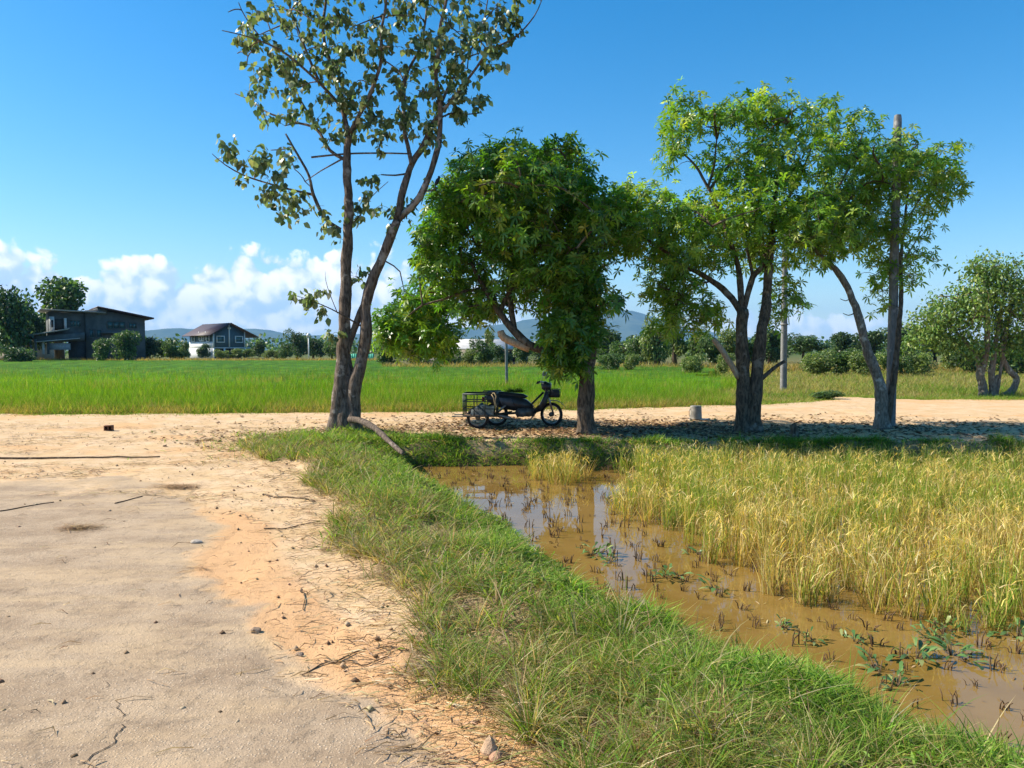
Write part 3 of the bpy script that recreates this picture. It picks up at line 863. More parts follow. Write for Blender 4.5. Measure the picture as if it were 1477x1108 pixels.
# ------------------------------------------------------------------ background trees and bushes
def crown_mesh(name, n, leaf, cols, wts, lobes, seed):
    rs = np.random.default_rng(seed)
    L = []
    for i in range(lobes):
        a = rs.uniform(0, 2 * np.pi); r = rs.uniform(.0, .62); z = rs.uniform(-.45, .7)
        L.append((r * math.cos(a), r * math.sin(a), z, rs.uniform(.26, .46)))
    L = np.array(L); pick = rs.integers(0, lobes, n)
    v = unit(rs.normal(0, 1, (n, 3))); rad = rs.random((n, 1)) ** .30
    P = L[pick, :3] + v * rad * L[pick, 3:4] * [1, 1, .9]
    D = unit(v + rs.normal(0, .7, (n, 3)) + [0, 0, -.2])
    Ls = leaf * rs.uniform(.6, 1.4, n)
    c = np.array(cols)[rs.choice(len(cols), n, p=np.array(wts) / sum(wts))] * (1 + rs.normal(0, .15, (n, 1)))
    lob = (1 + rs.normal(0, .14, lobes))[pick][:, None]
    q = leaves(P, D, unit(v + rs.normal(0, .5, (n, 3))), Ls, Ls * .62, rs.uniform(0, .3, n), np.clip(c * lob, .004, .9))
    return new_mesh(name, q[0], q[1], q[2], tint=q[3])
DK = ([(.034, .068, .022), (.056, .105, .034), (.09, .15, .05), (.14, .20, .07)], [30, 36, 24, 10])
MD = ([(.045, .09, .026), (.075, .14, .038), (.12, .195, .05), (.19, .25, .07)], [26, 36, 26, 12])
LT = ([(.085, .13, .035), (.14, .20, .05), (.21, .27, .07), (.30, .33, .10)], [24, 36, 28, 12])
CROWNS = {'dark': [crown_mesh('dark_crown', 3600, .105, *DK, 12, 11 + i) for i in range(3)],
          'mid': [crown_mesh('mid_crown', 3400, .105, *MD, 11, 31 + i) for i in range(3)],
          'light': [crown_mesh('light_crown', 3200, .10, *LT, 10, 51 + i) for i in range(3)]}
for l in CROWNS.values():
    for me in l: me.materials.append(M['leaf_dull'])
def bg_trunk():
    mb = MB()
    mb.tube([(0, 0, -.05), (.03, .01, .35), (-.02, .02, .8)], [.055, .045, .03], 6)
    for k in range(5):
        a = k * 1.27; mb.tube([(-.01, .02, .45 + .06 * k), (.08 * math.cos(a), .08 * math.sin(a), .66), (.15 * math.cos(a), .15 * math.sin(a), .86)], [.026, .018, .008], 5)
    return mb.mesh('trunk')
BGT = bg_trunk(); BGT.materials.append(M['bark_dark'])
def bg_tree(px, topy, Y, wpx, kind, label, cat='tree', group=None, name=None, squat=None, gz=-.05, trunk=True):
    """a tree whose crown top shows at photo row topy, wpx wide, at distance Y"""
    top = pix(px, topy, Y); h = top.z - gz; wd = wpx * Y / FPX
    ch = h * (squat or .8)
    root = obj(name or ('background_tree' if cat == 'tree' else 'bush'), None, label=label, cat=cat, group=group, loc=(top.x, Y, gz))
    if trunk:
        t_ = obj('trunk', BGT, None, root); t_.scale = (h, h, h * .8); t_.rotation_euler[2] = random.uniform(0, 6)
    me = random.choice(CROWNS[kind]); c_ = obj('crown', me, None, root)
    c_.scale = (wd / 1.75, wd / 1.75, ch / 1.9); c_.location = (0, 0, h - ch * .53); c_.rotation_euler[2] = random.uniform(0, 6.28)
    return root
# beside the dark house
bg_tree(8, 398, 92, 70, 'dark', 'tall dark tree standing left of the grey concrete house', squat=.95)
bg_tree(84, 396, 112, 95, 'mid', 'tall grey green tree rising behind the grey concrete house', squat=.8)
bg_tree(38, 430, 104, 60, 'dark', 'dark lower tree between the two tall trees by the grey house', squat=.9)
bg_tree(-40, 420, 96, 70, 'dark', 'dark tree at the end of the row by the orange roof', squat=.9)
bg_tree(22, 497, 80, 50, 'dark', 'low dark bush in front of the orange roof', 'bush', squat=1.0, trunk=False)
bg_tree(146, 486, 88, 30, 'mid', 'small light bush against the front of the grey house', 'bush', squat=1.0, trunk=False)
bg_tree(182, 474, 90, 38, 'mid', 'tall round bush covering the right wall of the grey house', 'bush', squat=1.0)
g1 = 'bushes between the two houses'
for px, ty, wd in ((214, 484, 34), (232, 488, 34), (250, 487, 34), (262, 492, 24)):
    bg_tree(px, ty, 108 + random.uniform(-8, 8), wd, random.choice(['mid', 'dark']), 'round green bush in the thicket between the two houses', 'bush', g1, squat=1.0, trunk=False)
bg_tree(295, 494, 128, 26, 'dark', 'dark bush growing at the lit side of the blue house', 'bush', squat=1.0, trunk=False)
bg_tree(372, 490, 135, 30, 'dark', 'dark bush under the balcony of the blue house', 'bush', squat=1.0, trunk=False)
for px in (320, 340, 358, 388, 400):
    bg_tree(px, random.uniform(502, 505), 126, 24, 'light', 'low pale shrub along the foot of the blue house', 'bush', 'shrubs along the foot of the blue house', squat=1.0, trunk=False)
bg_tree(428, 474, 125, 34, 'dark', 'dark upright tree beside the white lamp post', squat=.95)
bg_tree(452, 484, 132, 40, 'dark', 'broad dark tree behind the white lamp post', squat=.95)
bg_tree(478, 488, 128, 34, 'mid', 'mid green tree seen past the tall sparse tree', squat=.95)
bg_tree(410, 494, 120, 26, 'mid', 'small green bush left of the white lamp post', 'bush', squat=1.0, trunk=False)
# hedgerow behind the green field
g2 = 'hedgerow bushes behind the green rice field'
for px, ty, wd, k in ((560, 492, 46, 'mid'), (600, 496, 44, 'dark'), (645, 500, 36, 'mid'), (672, 498, 34, 'light'), (700, 486, 40, 'mid'), (722, 496, 34, 'dark'), (752, 492, 36, 'mid'), (785, 494, 44, 'mid'), (820, 492, 40, 'dark')):
    bg_tree(px, ty, 66 + random.uniform(-4, 4), wd, k, {'dark': 'dark green', 'mid': 'leafy green', 'light': 'pale yellowish'}[k] + ' bush in the hedgerow in front of the long pale roof', 'bush', g2, squat=1.0, trunk=False)
bg_tree(703, 474, 74, 22, 'light', 'wispy pale green young tree behind the long pale roof', squat=.9)
g3 = 'trees at the edge of the grassy field'
for px, ty, Y, wd, k in ((868, 470, 78, 60, 'dark'), (900, 484, 66, 50, 'mid'), (925, 482, 62, 46, 'mid'), (950, 446, 60, 52, 'light'), (975, 455, 64, 50, 'light'), (1005, 470, 66, 46, 'mid'), (1030, 478, 62, 46, 'mid'), (1050, 472, 70, 48, 'light'),
                         (1085, 480, 70, 50, 'mid'), (1110, 470, 74, 50, 'dark')):
    bg_tree(px, ty, Y, wd, k, {'dark': 'dark green', 'mid': 'mid green', 'light': 'bright yellow green'}[k] + ' tree in the row at the edge of the grassy field', group=g3, squat=.95)
bg_tree(1160, 480, 70, 66, 'dark', 'flat topped dark tree with a bare trunk behind the small concrete pole', squat=.62)
g4 = 'dark trees behind the scrub'
for px, ty, wd in ((1215, 476, 66), (1262, 473, 60), (1310, 468, 66), (1350, 470, 60), (1480, 468, 80), (1530, 462, 90), (1120, 488, 60), (1590, 470, 90)):
    bg_tree(px, ty, 95 + random.uniform(-6, 8), wd, 'dark', 'dark tree in the line behind the scrub', group=g4, squat=.95)
g5 = 'scrub bushes along the grassy field'
for px, ty, wd, k in ((1180, 500, 60, 'light'), (1215, 500, 56, 'mid'), (1250, 502, 50, 'light'), (1290, 496, 46, 'mid'), (1325, 500, 56, 'light'), (1368, 504, 50, 'light'), (1400, 500, 50, 'dark'), (1450, 500, 60, 'mid'), (1480, 508, 50, 'mid'), (1530, 500, 60, 'light'),
                      (880, 508, 40, 'mid'), (910, 510, 36, 'light'), (1000, 506, 46, 'light'), (1045, 508, 40, 'light')):
    bg_tree(px, ty, 48 + random.uniform(-4, 6), wd, k, {'dark': 'dark', 'mid': 'green', 'light': 'pale dry looking'}[k] + ' loose scrub bush along the back of the grassy field', 'bush', g5, squat=1.0, trunk=False)
bg_tree(1190, 562, 23.6, 56, 'mid', 'low dark green weed mound beside the dirt track', 'bush', name='weed_mound', squat=1.15, trunk=False)
# a far wood closes the plain
pts = []
far_wood = []
rs = np.random.default_rng(5)
n = 2600
ang = rs.uniform(-1.15, 1.15, n); rad = rs.uniform(230, 480, n)
P = np.stack([rad * np.sin(ang), rad * np.cos(ang), rs.random(n) ** 1.2 * (3.5 + 3.0 * fbm(ang * 24, rad * .003, 3, 2.))], -1)
parts = []
for k in range(9):
    c_ = np.array(DK[0])[rs.choice(4, n, p=np.array(DK[1]) / 100)] * 1.25
    Ls = rs.uniform(.8, 1.8, n)
    parts.append(leaves(P + rs.normal(0, 1.0, (n, 3)) * [1.6, 1.6, .6], unit(rs.normal(0, 1, (n, 3))), unit(rs.normal(0, 1, (n, 3))), Ls, Ls * .8, np.zeros(n), c_))
obj('far_wood', stuff_mesh('far_wood', parts), M['leaf_dull'], kind='stuff', label='dark strip of far off wood along the plain', cat='wood')

# ------------------------------------------------------------------ concrete poles and posts
def pole(name, top, bot, Y, w0, w1, label, z0=-.1):
    a, b = pix(*bot, Y), pix(*top, Y); a.z = z0
    root = obj(name, None, label=label, cat='pole', loc=(a.x, Y, 0))
    d = b - a; base = a - Vector((a.x, Y, 0))
    def ring(f, w):
        c = base + d * f; h = w / 2; k = h * .72
        return [(c.x + x, c.y + y, c.z) for x, y in ((-k, -h), (k, -h), (h, -k), (h, k), (k, h), (-k, h), (-h, k), (-h, -k))]
    rings = [ring(0, w0), ring(.5, (w0 + w1) / 2), ring(.985, w1), ring(1, w1 * .8)]
    mb = MB(); mb.v = [p for r in rings for p in r]
    for i in range(3):
        for k in range(8): mb.q.append((i * 8 + k, i * 8 + (k + 1) % 8, i * 8 + 8 + (k + 1) % 8, i * 8 + 8 + k))
    mb.poly(rings[-1])
    mb.build('shaft', M['concrete'], root)
    return root, base, d
pole('concrete_pole', (1295, 166), (1284, 620), 15.05, .155, .12, 'tall bare concrete pole rising through the tree with the pale stem')
r_, b_, d_ = pole('concrete_pole', (1133, 300), (1130, 562), 29.4, .215, .16, 'smaller concrete pole standing in the grass behind the broad tree')
band_m = plain('band', (.25, .24, .22), .6, .3)
for dz_ in (0, .28): MB().box(b_ + d_ * .37 + Vector((0, 0, dz_)), (.25, .25, .05)).build('steel_band', band_m, r_)
pole('field_post', (730, 484), (731, 548), 31, .12, .11, 'slim concrete post standing in the green rice field')
lp = pix(445, 480, 112)
root = obj('lamp_post', None, label='white lamp post at the far edge of the rice field', cat='lamp post', loc=(lp.x, 112, -.05))
MB().tube([(0, 0, 0), (0, 0, 3.4)], .09, 8).build('post', plain('lamp_white', (.75, .75, .7), .5), root)
MB().lathe([(.0, 3.4), (.26, 3.45), (.34, 3.7), (.2, 3.95), (0, 4.0)], 12).build('lamp_head', plain('lamp_globe', (.7, .68, .6), .4), root)

# ------------------------------------------------------------------ houses
wall_grey = plain('raw_concrete', (.105, .115, .115), .85, var=.3, scale=.9)
wall_sunlit = plain('sunlit_render', (.52, .53, .52), .8, var=.15, scale=.8)  # wall colour with sunlight painted in, for wing returns and a porch pillar
roof_brown = plain('brown_roof', (.055, .03, .034), .6, var=.25, scale=2)
dark_open = plain('dark_opening', (.012, .013, .015), .6)
glass = plain('window_glass', (.06, .13, .135), .12, var=.35, scale=1.0, bump=.02, spec=.6)
trim_white = plain('trim_white', (.72, .73, .72), .6, var=.08)

def window(root, x, y, z, w_, h_, panes=2, frame=wall_grey, rz=0.0, depth=.12, fw=.09):
    """framed window facing -Y in house space (rz turns it about its centre)"""
    mb = MB(); c, s = math.cos(rz), math.sin(rz)
    def T(a, b, q): return (x + a * c - b * s, y + a * s + b * c, z + q)
    for a, q, ww, hh in ((0, h_ / 2 + fw / 2, w_ + 2 * fw, fw), (0, -h_ / 2 - fw / 2, w_ + 2 * fw, fw), (-w_ / 2 - fw / 2, 0, fw, h_), (w_ / 2 + fw / 2, 0, fw, h_)):
        mb.box(T(a, -depth / 2, q), (ww, depth, hh), rz)
    for k in range(1, panes): mb.box(T(-w_ / 2 + w_ * k / panes, -depth / 2 + .01, 0), (.06, depth * .7, h_), rz)
    f = mb.build('window', frame, root)
    for k in range(panes):
        MB().box(T(-w_ / 2 + w_ * (k + .5) / panes, -.02, 0), (w_ / panes - .07, .03, h_ - .01), rz).build('pane', glass, f)
    return f

def grey_house():
    Y = 98.0; s = Y / FPX; X0 = (125 - CX) * s                   # x=0 at the corner between wing and main block
    root = obj('grey_house', None, label='unfinished dark grey concrete house with a sloping roof and stepped porch roofs', cat='house', loc=(X0, Y, -.05), rot=(0, 0, R(34)))
    u = lambda px: (px - 125) * s
    v = lambda py: (HORIZON - py) * s + 1.55
    # main block: sloping top
    xa, xb = u(125), u(203); D = 8.5
    MB().prism([(xa, 0), (xb, 0), (xb, v(458)), (xa + 1.4, v(446)), (xa, v(448))], 0, D).build('wall', wall_grey, root)
    x1, z1, x2, z2 = u(140), v(442.5), u(214), v(457.5)
    MB().prism([(x1, z1 - .12), (x2, z2 - .12), (x2, z2 + .06), (x1, z1 + .06)], -1.0, D + .8).build('roof', roof_brown, root)
    MB().prism([(x1 - .02, z1 - 1.0), (x1 + 1.1, z1 - 1.0), (x1 + 1.1, z1 - .3), (x1 - .02, z1 - .14)], -.16, D).build('clerestory_wall', wall_grey, root)
    # wing
    xw = u(80)
    MB().prism([(xw, 2.6), (xa - .02, 2.6), (xa - .02, v(452)), (xw, v(451))], .3, 6.5).build('wall', wall_grey, root)
    MB().prism([(u(69), v(449.2)), (u(150), v(451.6)), (u(150), v(450)), (u(69), v(447.6))], -.8, 7.0).build('roof', plain('roof_edge', (.30, .29, .27), .7), root)
    # wing returns with sunlight painted into their colour, and the wing's openings
    MB().box(((u(80) + u(86)) / 2, -.05, (v(458) + v(480)) / 2), (u(86) - u(80), .7, v(458) - v(480))).build('pillar', wall_sunlit, root)
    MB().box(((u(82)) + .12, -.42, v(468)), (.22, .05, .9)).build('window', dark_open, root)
    MB().box(((u(98) + u(101)) / 2, -.05, (v(460) + v(476)) / 2), (u(101) - u(98), .7, v(460) - v(476))).build('pillar', wall_sunlit, root)
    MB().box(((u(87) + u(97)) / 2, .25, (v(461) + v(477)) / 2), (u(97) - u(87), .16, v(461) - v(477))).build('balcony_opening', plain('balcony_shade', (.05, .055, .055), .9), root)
    window(root, u(112), .3, v(467), u(118) - u(106), v(463) - v(471), 3)
    # stepped porch roofs
    MB().prism([(u(52), v(486)), (u(101), v(476.5)), (u(104), v(473.6)), (u(100), v(475)), (u(52), v(484.6))], -2.4, 5).build('porch_roof', plain('porch_slab', (.34, .34, .33), .8), root)
    MB().prism([(u(55), v(487)), (u(122), v(480)), (u(122), v(491)), (u(64), v(494))], -1.6, 5).build('wall', wall_grey, root)
    MB().prism([(u(62), v(494.5)), (u(115), v(489)), (u(115), v(488)), (u(62), v(493.2))], -2.6, -1.7).build('porch_roof', plain('porch_slab2', (.42, .42, .41), .8), root)
    MB().box(((u(77) + u(104)) / 2, -1.4, v(500)), (u(104) - u(77), .2, v(496) - v(505))).build('low_wall', plain('blue_wall', (.33, .37, .42), .8), root)
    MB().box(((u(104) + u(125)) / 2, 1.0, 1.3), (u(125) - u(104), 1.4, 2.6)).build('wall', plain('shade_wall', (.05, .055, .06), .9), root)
    for px in (56, 62, 71, 77):
        MB().box((u(px), -2.2 if px < 70 else -1.7, v(497) - .45), (.26, .26, v(486 if px < 70 else 493) - v(510))).build('pillar', wall_grey if px not in (71,) else wall_sunlit, root)
    # main openings
    window(root, u(164.5), 0, v(468.5), u(176) - u(153), v(464) - v(473.5), 3)
    window(root, u(186), 0, v(469), u(190) - u(180), v(465) - v(472), 2)
    window(root, u(132), 0, v(481), u(135) - u(130), v(477) - v(488), 1)
    window(root, u(142), 0, v(481), u(145) - u(139), v(477) - v(487), 1)
    MB().box((u(160), -.5, v(480)), (u(180) - u(148), 1.0, .16)).build('balcony_slab', wall_grey, root)
grey_house()

def blue_house():
    Y = 142.0; s = Y / FPX
    c = pix(308, 505, Y)                                          # near corner between lit side and gable end
    ang = R(45)
    root = obj('blue_house', None, label='blue two storey house with white trim and a brown gabled roof', cat='house', loc=(c.x, Y, -.05), rot=(0, 0, ang))
    blue = plain('blue_siding', (.075, .125, .15), .7, var=.12, scale=1.5)
    W_, L_ = 6.0, 10.5                                            # gable end runs along +x, lit side along +y behind it... 
    z0, z1, zr = 1.9, 4.75, 6.45
    # gable end wall (faces -Y) and long side (faces -X)
    MB().prism([(0, z0), (W_, z0), (W_, z1), (W_ / 2, zr - .1), (0, z1)], 0, L_).build('wall', blue, root)
    MB().hexa([(-.06, -.0, z0), (-.003, 0, z0), (-.003, L_, z0), (-.06, L_, z0), (-.06, 0, z0 + 1.2), (-.003, 0, z0 + 1.2), (-.003, L_, z0 + 1.2), (-.06, L_, z0 + 1.2)]).build('white_panel', trim_white, root)
    # roof slopes
    def slope(x0, za, x1, zb):
        t_ = .14
        return MB().prism([(x0, za), (x1, zb), (x1, zb + t_), (x0, za + t_)], -1.0, L_ + .9)
    slope(-1.1, z1 - .62, W_ / 2, zr).build('roof', roof_brown, root)
    slope(W_ / 2, zr, W_ + 2.4, z1 - .85).build('roof', plain('roof_soffit', (.20, .11, .08), .7), root)
    MB().box((W_ / 2, -.05, (z0 + zr) / 2 + .1), (.22, .1, zr - z0 - .25)).build('trim', trim_white, root)
    MB().box((.0, -.05, (z0 + z1) / 2), (.26, .13, z1 - z0)).build('trim', trim_white, root)
    MB().box((W_, -.05, (z0 + z1) / 2 + .2), (.2, .1, z1 - z0)).build('trim', trim_white, root)
    MB().box((W_ / 2 + .9, -.03, z0 + .05), (W_ + 1.9, .12, .16)).build('trim', trim_white, root)
    MB().box((W_ / 2, -.12, zr - .85), (.62, .08, .34)).build('gable_ornament', trim_white, root)
    for x in (1.35, 4.9):
        window(root, x, 0, 3.55, 1.25, .95, 1, trim_white, fw=.16)
    for y in (2.1, 4.2, 5.2, 8.6):
        window(root, -.06, y, 3.7, .95 if y in (2.1, 8.6) else .55, .95 if y in (2.1, 8.6) else .7, 1, trim_white, rz=-math.pi / 2, fw=.18)
    for y in (3.2, 6.2): MB().box((-.08, y, z1 - .55), (.05, .16, 1.6)).build('trim', trim_white, root)
    # balcony on the right
    MB().box((W_ + 1.15, 2.5, z0), (2.3, 5.0, .18)).build('balcony_floor', trim_white, root)
    for y in (0, 2.5, 5): MB().box((W_ + 2.15, y + .06, (z0 + z1) / 2 - .2), (.12, .12, z1 - z0 - .6)).build('pillar', trim_white, root)
    rail = MB(); rail.box((W_ + 1.2, .06, z0 + .95), (2.0, .07, .07))
    for k in range(9): rail.box((W_ + .3 + k * .22, .06, z0 + .5), (.04, .04, .85))
    rail.build('railing', plain('rail', (.10, .10, .11), .6), root)
    # ground floor: pillars, white lower wall, solid dark block for the open space's shade
    MB().box((.0, L_ / 2, .95), (.16, L_ - .1, 1.88)).build('lower_wall_and_shade', plain('lower_white', (.55, .57, .58), .8), root)
    MB().box((W_ / 2 + .2, L_ / 2 + .6, .95), (W_ - .5, L_ - 1.4, 1.88)).build('lower_wall_and_shade', plain('lower_shade', (.045, .05, .06), .9), root)
    for x, y in ((.05, -.1), (2.0, -.1), (4.0, -.1), (6.0, -.1), (0, L_)): MB().box((x, y, .93), (.26, .26, 1.85)).build('pillar', trim_white, root)
blue_house()

def small_house():
    Y = 116.0; a = pix(29, 505, Y)
    root = obj('orange_roof_house', None, label='low house with an orange tiled roof half hidden behind dark trees', cat='house', loc=(a.x, Y, -.05))
    MB().box((0, 3, 1.1), (6.5, 6, 2.2)).build('wall', plain('cream_wall', (.42, .36, .28), .8), root)
    MB().hexa([(-4, -1, 2.2), (4, -1, 2.2), (4, 7, 2.2), (-4, 7, 2.2), (-2.2, 2.9, 3.7), (2.2, 2.9, 3.7), (2.2, 3.1, 3.7), (-2.2, 3.1, 3.7)]).build('roof', plain('orange_tile', (.50, .26, .13), .8, var=.2, scale=3), root)
    MB().box((-1.5, -.02, 1.2), (1.2, .1, 1.1)).build('window', dark_open, root)
    Y = 82.0; a = pix(690, 505, Y)
    root = obj('farm_shed', None, label='long low shed with a pale grey sheet roof behind the hedgerow', cat='shed', loc=(a.x, Y, -.05))
    MB().box((0, 3, .8), (10.5, 5.4, 1.6)).build('wall', plain('shed_wall', (.28, .26, .24), .8), root)
    MB().hexa([(-5.6, -.5, 1.62), (5.6, -.5, 1.62), (5.6, 6.5, 1.9), (-5.6, 6.5, 1.9), (-5.6, -.5, 1.72), (5.6, -.5, 1.72), (5.6, 3.1, 2.75), (-5.6, 3.1, 2.75)]).build('roof', plain('sheet_roof', (.55, .53, .50), .6, var=.18, scale=1.5), root)
    for x in (-3.4, 0, 3.4): MB().box((x, .26, .85), (1.1, .1, 1.1)).build('window', dark_open, root)
    Y = 100.0; a = pix(521, 518, Y)
    root = obj('shade_net', None, label='green shade net stretched between stakes at the edge of the field', cat='net', loc=(a.x, Y, -.05))
    mb = MB()
    for k in range(12):
        x0, x1 = -1.6 + k * .27, -1.6 + (k + 1) * .27
        f = lambda x: (1.05 + .05 * math.sin(x * 5)); g = lambda x: .06 * math.sin(x * 9)
        mb.hexa([(x0, g(x0), .05), (x1, g(x1), .05), (x1, g(x1) + .02, .05), (x0, g(x0) + .02, .05), (x0, g(x0), f(x0)), (x1, g(x1), f(x1)), (x1, g(x1) + .02, f(x1)), (x0, g(x0) + .02, f(x0))])
    mb.build('net', plain('green_net', (.03, .38, .24), .6, var=.15), root)
    for x in (-1.6, 0, 1.6): MB().tube([(x, .06, 0), (x, .06, 1.25)], .03, 6).build('stake', M['twig'], root)
small_house()
# ------------------------------------------------------------------ grass, rice and stubble
def upward(n, tilt, bias=(0, 0, 0)):
    d = RNG.normal(0, tilt, (n, 3)); d[:, 2] = 1; return unit(d + np.array(bias))

def scatter(x0, x1, y0, y1, n):
    return RNG.uniform(x0, x1, n), RNG.uniform(y0, y1, n)

# grass on the verge and the banks
def verge_grass():
    n = 900000
    Y = 2.3 * (13.8 / 2.3) ** RNG.random(n)                      # thinner with distance
    X = RNG.uniform(-1, 1, n) * (2.2 + .62 * Y) + .25
    k = lay(X, Y)
    we = np.interp(Y, WE_Y, WE_X); re = np.interp(Y, RE_Y, RE_X)
    clump = fbm(X * 2.3, Y * 2.3, 3, 8.0); fine = fbm(X * 7, Y * 7, 2, 3.0)
    wet = np.clip(1 - (we - X) / 1.45, 0, 1)                     # lusher towards the water
    wet = np.maximum(wet, sstep((Y - 11.4) / .7) * .8)
    dens = k['verge'] * np.clip((clump - .24) * 4.2 + wet * 1.0, 0.16, 1) * np.clip(.45 + fine, 0, 1)
    dens *= (k['land'] > .28)
    dens *= np.where((X < re + .6) & (Y < 12.5), .5, 1) * np.clip((fbm(X * 1.4, Y * 1.4, 3, 61.) - .30) * 4.5 + wet * .8, .12, 1)
    keep = RNG.random(n) < dens
    X, Y, wet, clump = X[keep], Y[keep], wet[keep], clump[keep]; h = k['h'][keep]; n = len(X)
    lush = RNG.random(n) < np.clip(wet * 1.2 + (clump - .5) * 2.4 + .0, .06, .95)
    dry = ~lush & (RNG.random(n) < .66)
    cg = palette(n, [(.12, .26, .03), (.19, .36, .045), (.28, .44, .07), (.40, .48, .12)], [22, 34, 30, 14])
    co_ = palette(n, [(.17, .215, .045), (.24, .27, .065), (.32, .31, .10)], [3, 4, 3])
    cd = palette(n, [(.36, .27, .12), (.52, .40, .19), (.62, .51, .30), (.22, .15, .07)], [3, 4, 3, 2])
    C = np.where(lush[:, None], cg, np.where(dry[:, None], cd, co_))
    sc = np.clip((Y / 5) ** .45, .8, 1.5)
    L = np.where(lush, RNG.uniform(.05, .18, n), RNG.uniform(.06, .24, n)) * (.32 + 1.4 * clump) * sc ** .4 * np.where(X > we[keep] - .35, .75, 1)
    Wd = RNG.uniform(.004, .0125, n) * sc * np.where(lush, 1.2, .75)
    C = C * np.clip(.55 + .95 * fbm(X * 4.2, Y * 4.2, 3, 21.)[:, None], .6, 1.35)
    D = upward(n, .72); flat = dry & (RNG.random(n) < .55); D[flat, 2] *= .22; D = unit(D)
    B = np.stack([X, Y, h - .012], -1)
    print('verge blades', n)
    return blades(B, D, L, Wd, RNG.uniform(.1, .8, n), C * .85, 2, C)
def creeping_leaves():
    n = 70000
    Y = 2.3 * (12.5 / 2.3) ** RNG.random(n); we = np.interp(Y, WE_Y, WE_X); X = we - np.abs(RNG.normal(0, .75, n)) + .12
    k = lay(X, Y); cl = fbm(X * 2.1, Y * 2.1, 3, 31.)
    ok = (k['verge'] > .5) & (k['land'] > .22) & (RNG.random(n) < np.clip((cl - .36) * 3, 0, .8)); X, Y, h, cl = X[ok], Y[ok], k['h'][ok], cl[ok]; n = len(X); print('creeping', n)
    D = RNG.normal(0, .9, (n, 3)); D[:, 2] = np.abs(D[:, 2]) * .7 + .15
    L = RNG.uniform(.035, .085, n) * np.clip((Y / 5) ** .4, .85, 1.4)
    C = palette(n, [(.10, .20, .03), (.16, .29, .045), (.25, .37, .075), (.38, .42, .13)], [3, 4, 3, 2])
    return leaves(np.stack([X, Y, h + RNG.uniform(.0, .09, n)], -1), unit(D), unit(RNG.normal(0, .5, (n, 3)) + [0, 0, 1]), L, L * RNG.uniform(.09, .17, n), RNG.uniform(.1, .6, n), C)
obj('creeping_grass', stuff_mesh('creeping_grass', creeping_leaves()), M['grass'], kind='stuff', label='leafy bright green creeping grass along the edge of the water', cat='grass')
obj('verge_grass', stuff_mesh('verge_grass', verge_grass()), M['grass'], kind='stuff', label='short mixed green and dry grass on the verge beside the paddy', cat='grass')

def tufts():
    n = 520; Y = 2.5 * (12.6 / 2.5) ** RNG.random(n); re = np.interp(Y, RE_Y, RE_X); we = np.interp(Y, WE_Y, WE_X); X = re + (we - re) * RNG.beta(1.1, 1.6, n)
    k = lay(X, Y); ok = (k['verge'] > .4) & (k['land'] > .6); X, Y, h = X[ok], Y[ok], k['h'][ok]; n = len(X); m_ = 46; i = np.repeat(np.arange(n), m_); N = len(i)
    kind = RNG.random(n) + (X - np.interp(Y, RE_Y, RE_X)) * .35
    g = (RNG.random(N) < np.clip(kind, .12, .85)[i])
    C = np.where(g[:, None], palette(N, [(.13, .24, .035), (.20, .33, .05), (.31, .41, .09)], [3, 4, 3]), palette(N, [(.40, .30, .14), (.56, .44, .22), (.66, .55, .33), (.25, .17, .08)], [3, 4, 3, 2]))
    sz = RNG.uniform(.6, 1.5, n)[i]; a = RNG.uniform(0, 6.283, N); rr = RNG.random(N) ** .6
    D = unit(np.stack([np.cos(a) * rr * .9, np.sin(a) * rr * .9, np.ones(N)], -1))
    B = np.stack([X[i] + np.cos(a) * .03 * rr, Y[i] + np.sin(a) * .03 * rr, h[i] - .01], -1)
    return blades(B, D, RNG.uniform(.09, .26, N) * sz, RNG.uniform(.004, .009, N) * np.clip((Y[i] / 5) ** .5, .9, 1.5), RNG.uniform(.1, .9, N), C * .8, 3, C)
obj('grass_tufts', stuff_mesh('grass_tufts', tufts()), M['grass'], kind='stuff', label='longer tufts of green and straw coloured grass on the verge', cat='grass')
def bank_grass():
    n = 75000; X = RNG.uniform(-1.9, 10.5, n); Y = RNG.uniform(11.2, 12.6, n); k = lay(X, Y); cl = fbm(X * 1.9, Y * 1.9, 3, 14.)
    ok = (k['land'] > .26) & (k['verge'] > .4) & (RNG.random(n) < np.clip((cl - .25) * 3, .05, 1)) & ((X < -.9) | (Y > 11.5)); X, Y, h, cl = X[ok], Y[ok], k['h'][ok], cl[ok]; n = len(X); print('bank', n)
    C = palette(n, [(.08, .20, .02), (.12, .27, .03), (.18, .32, .045), (.30, .32, .08), (.42, .34, .15)], [28, 34, 22, 10, 6])
    return blades(np.stack([X, Y, h - .01], -1), upward(n, .6), RNG.uniform(.07, .2, n) * (.5 + cl), RNG.uniform(.007, .014, n), RNG.uniform(.1, .8, n), C * .85, 2, C)
obj('bank_grass', stuff_mesh('bank_grass', bank_grass()), M['grass'], kind='stuff', label='green grass on the bank at the far side of the paddy', cat='grass')

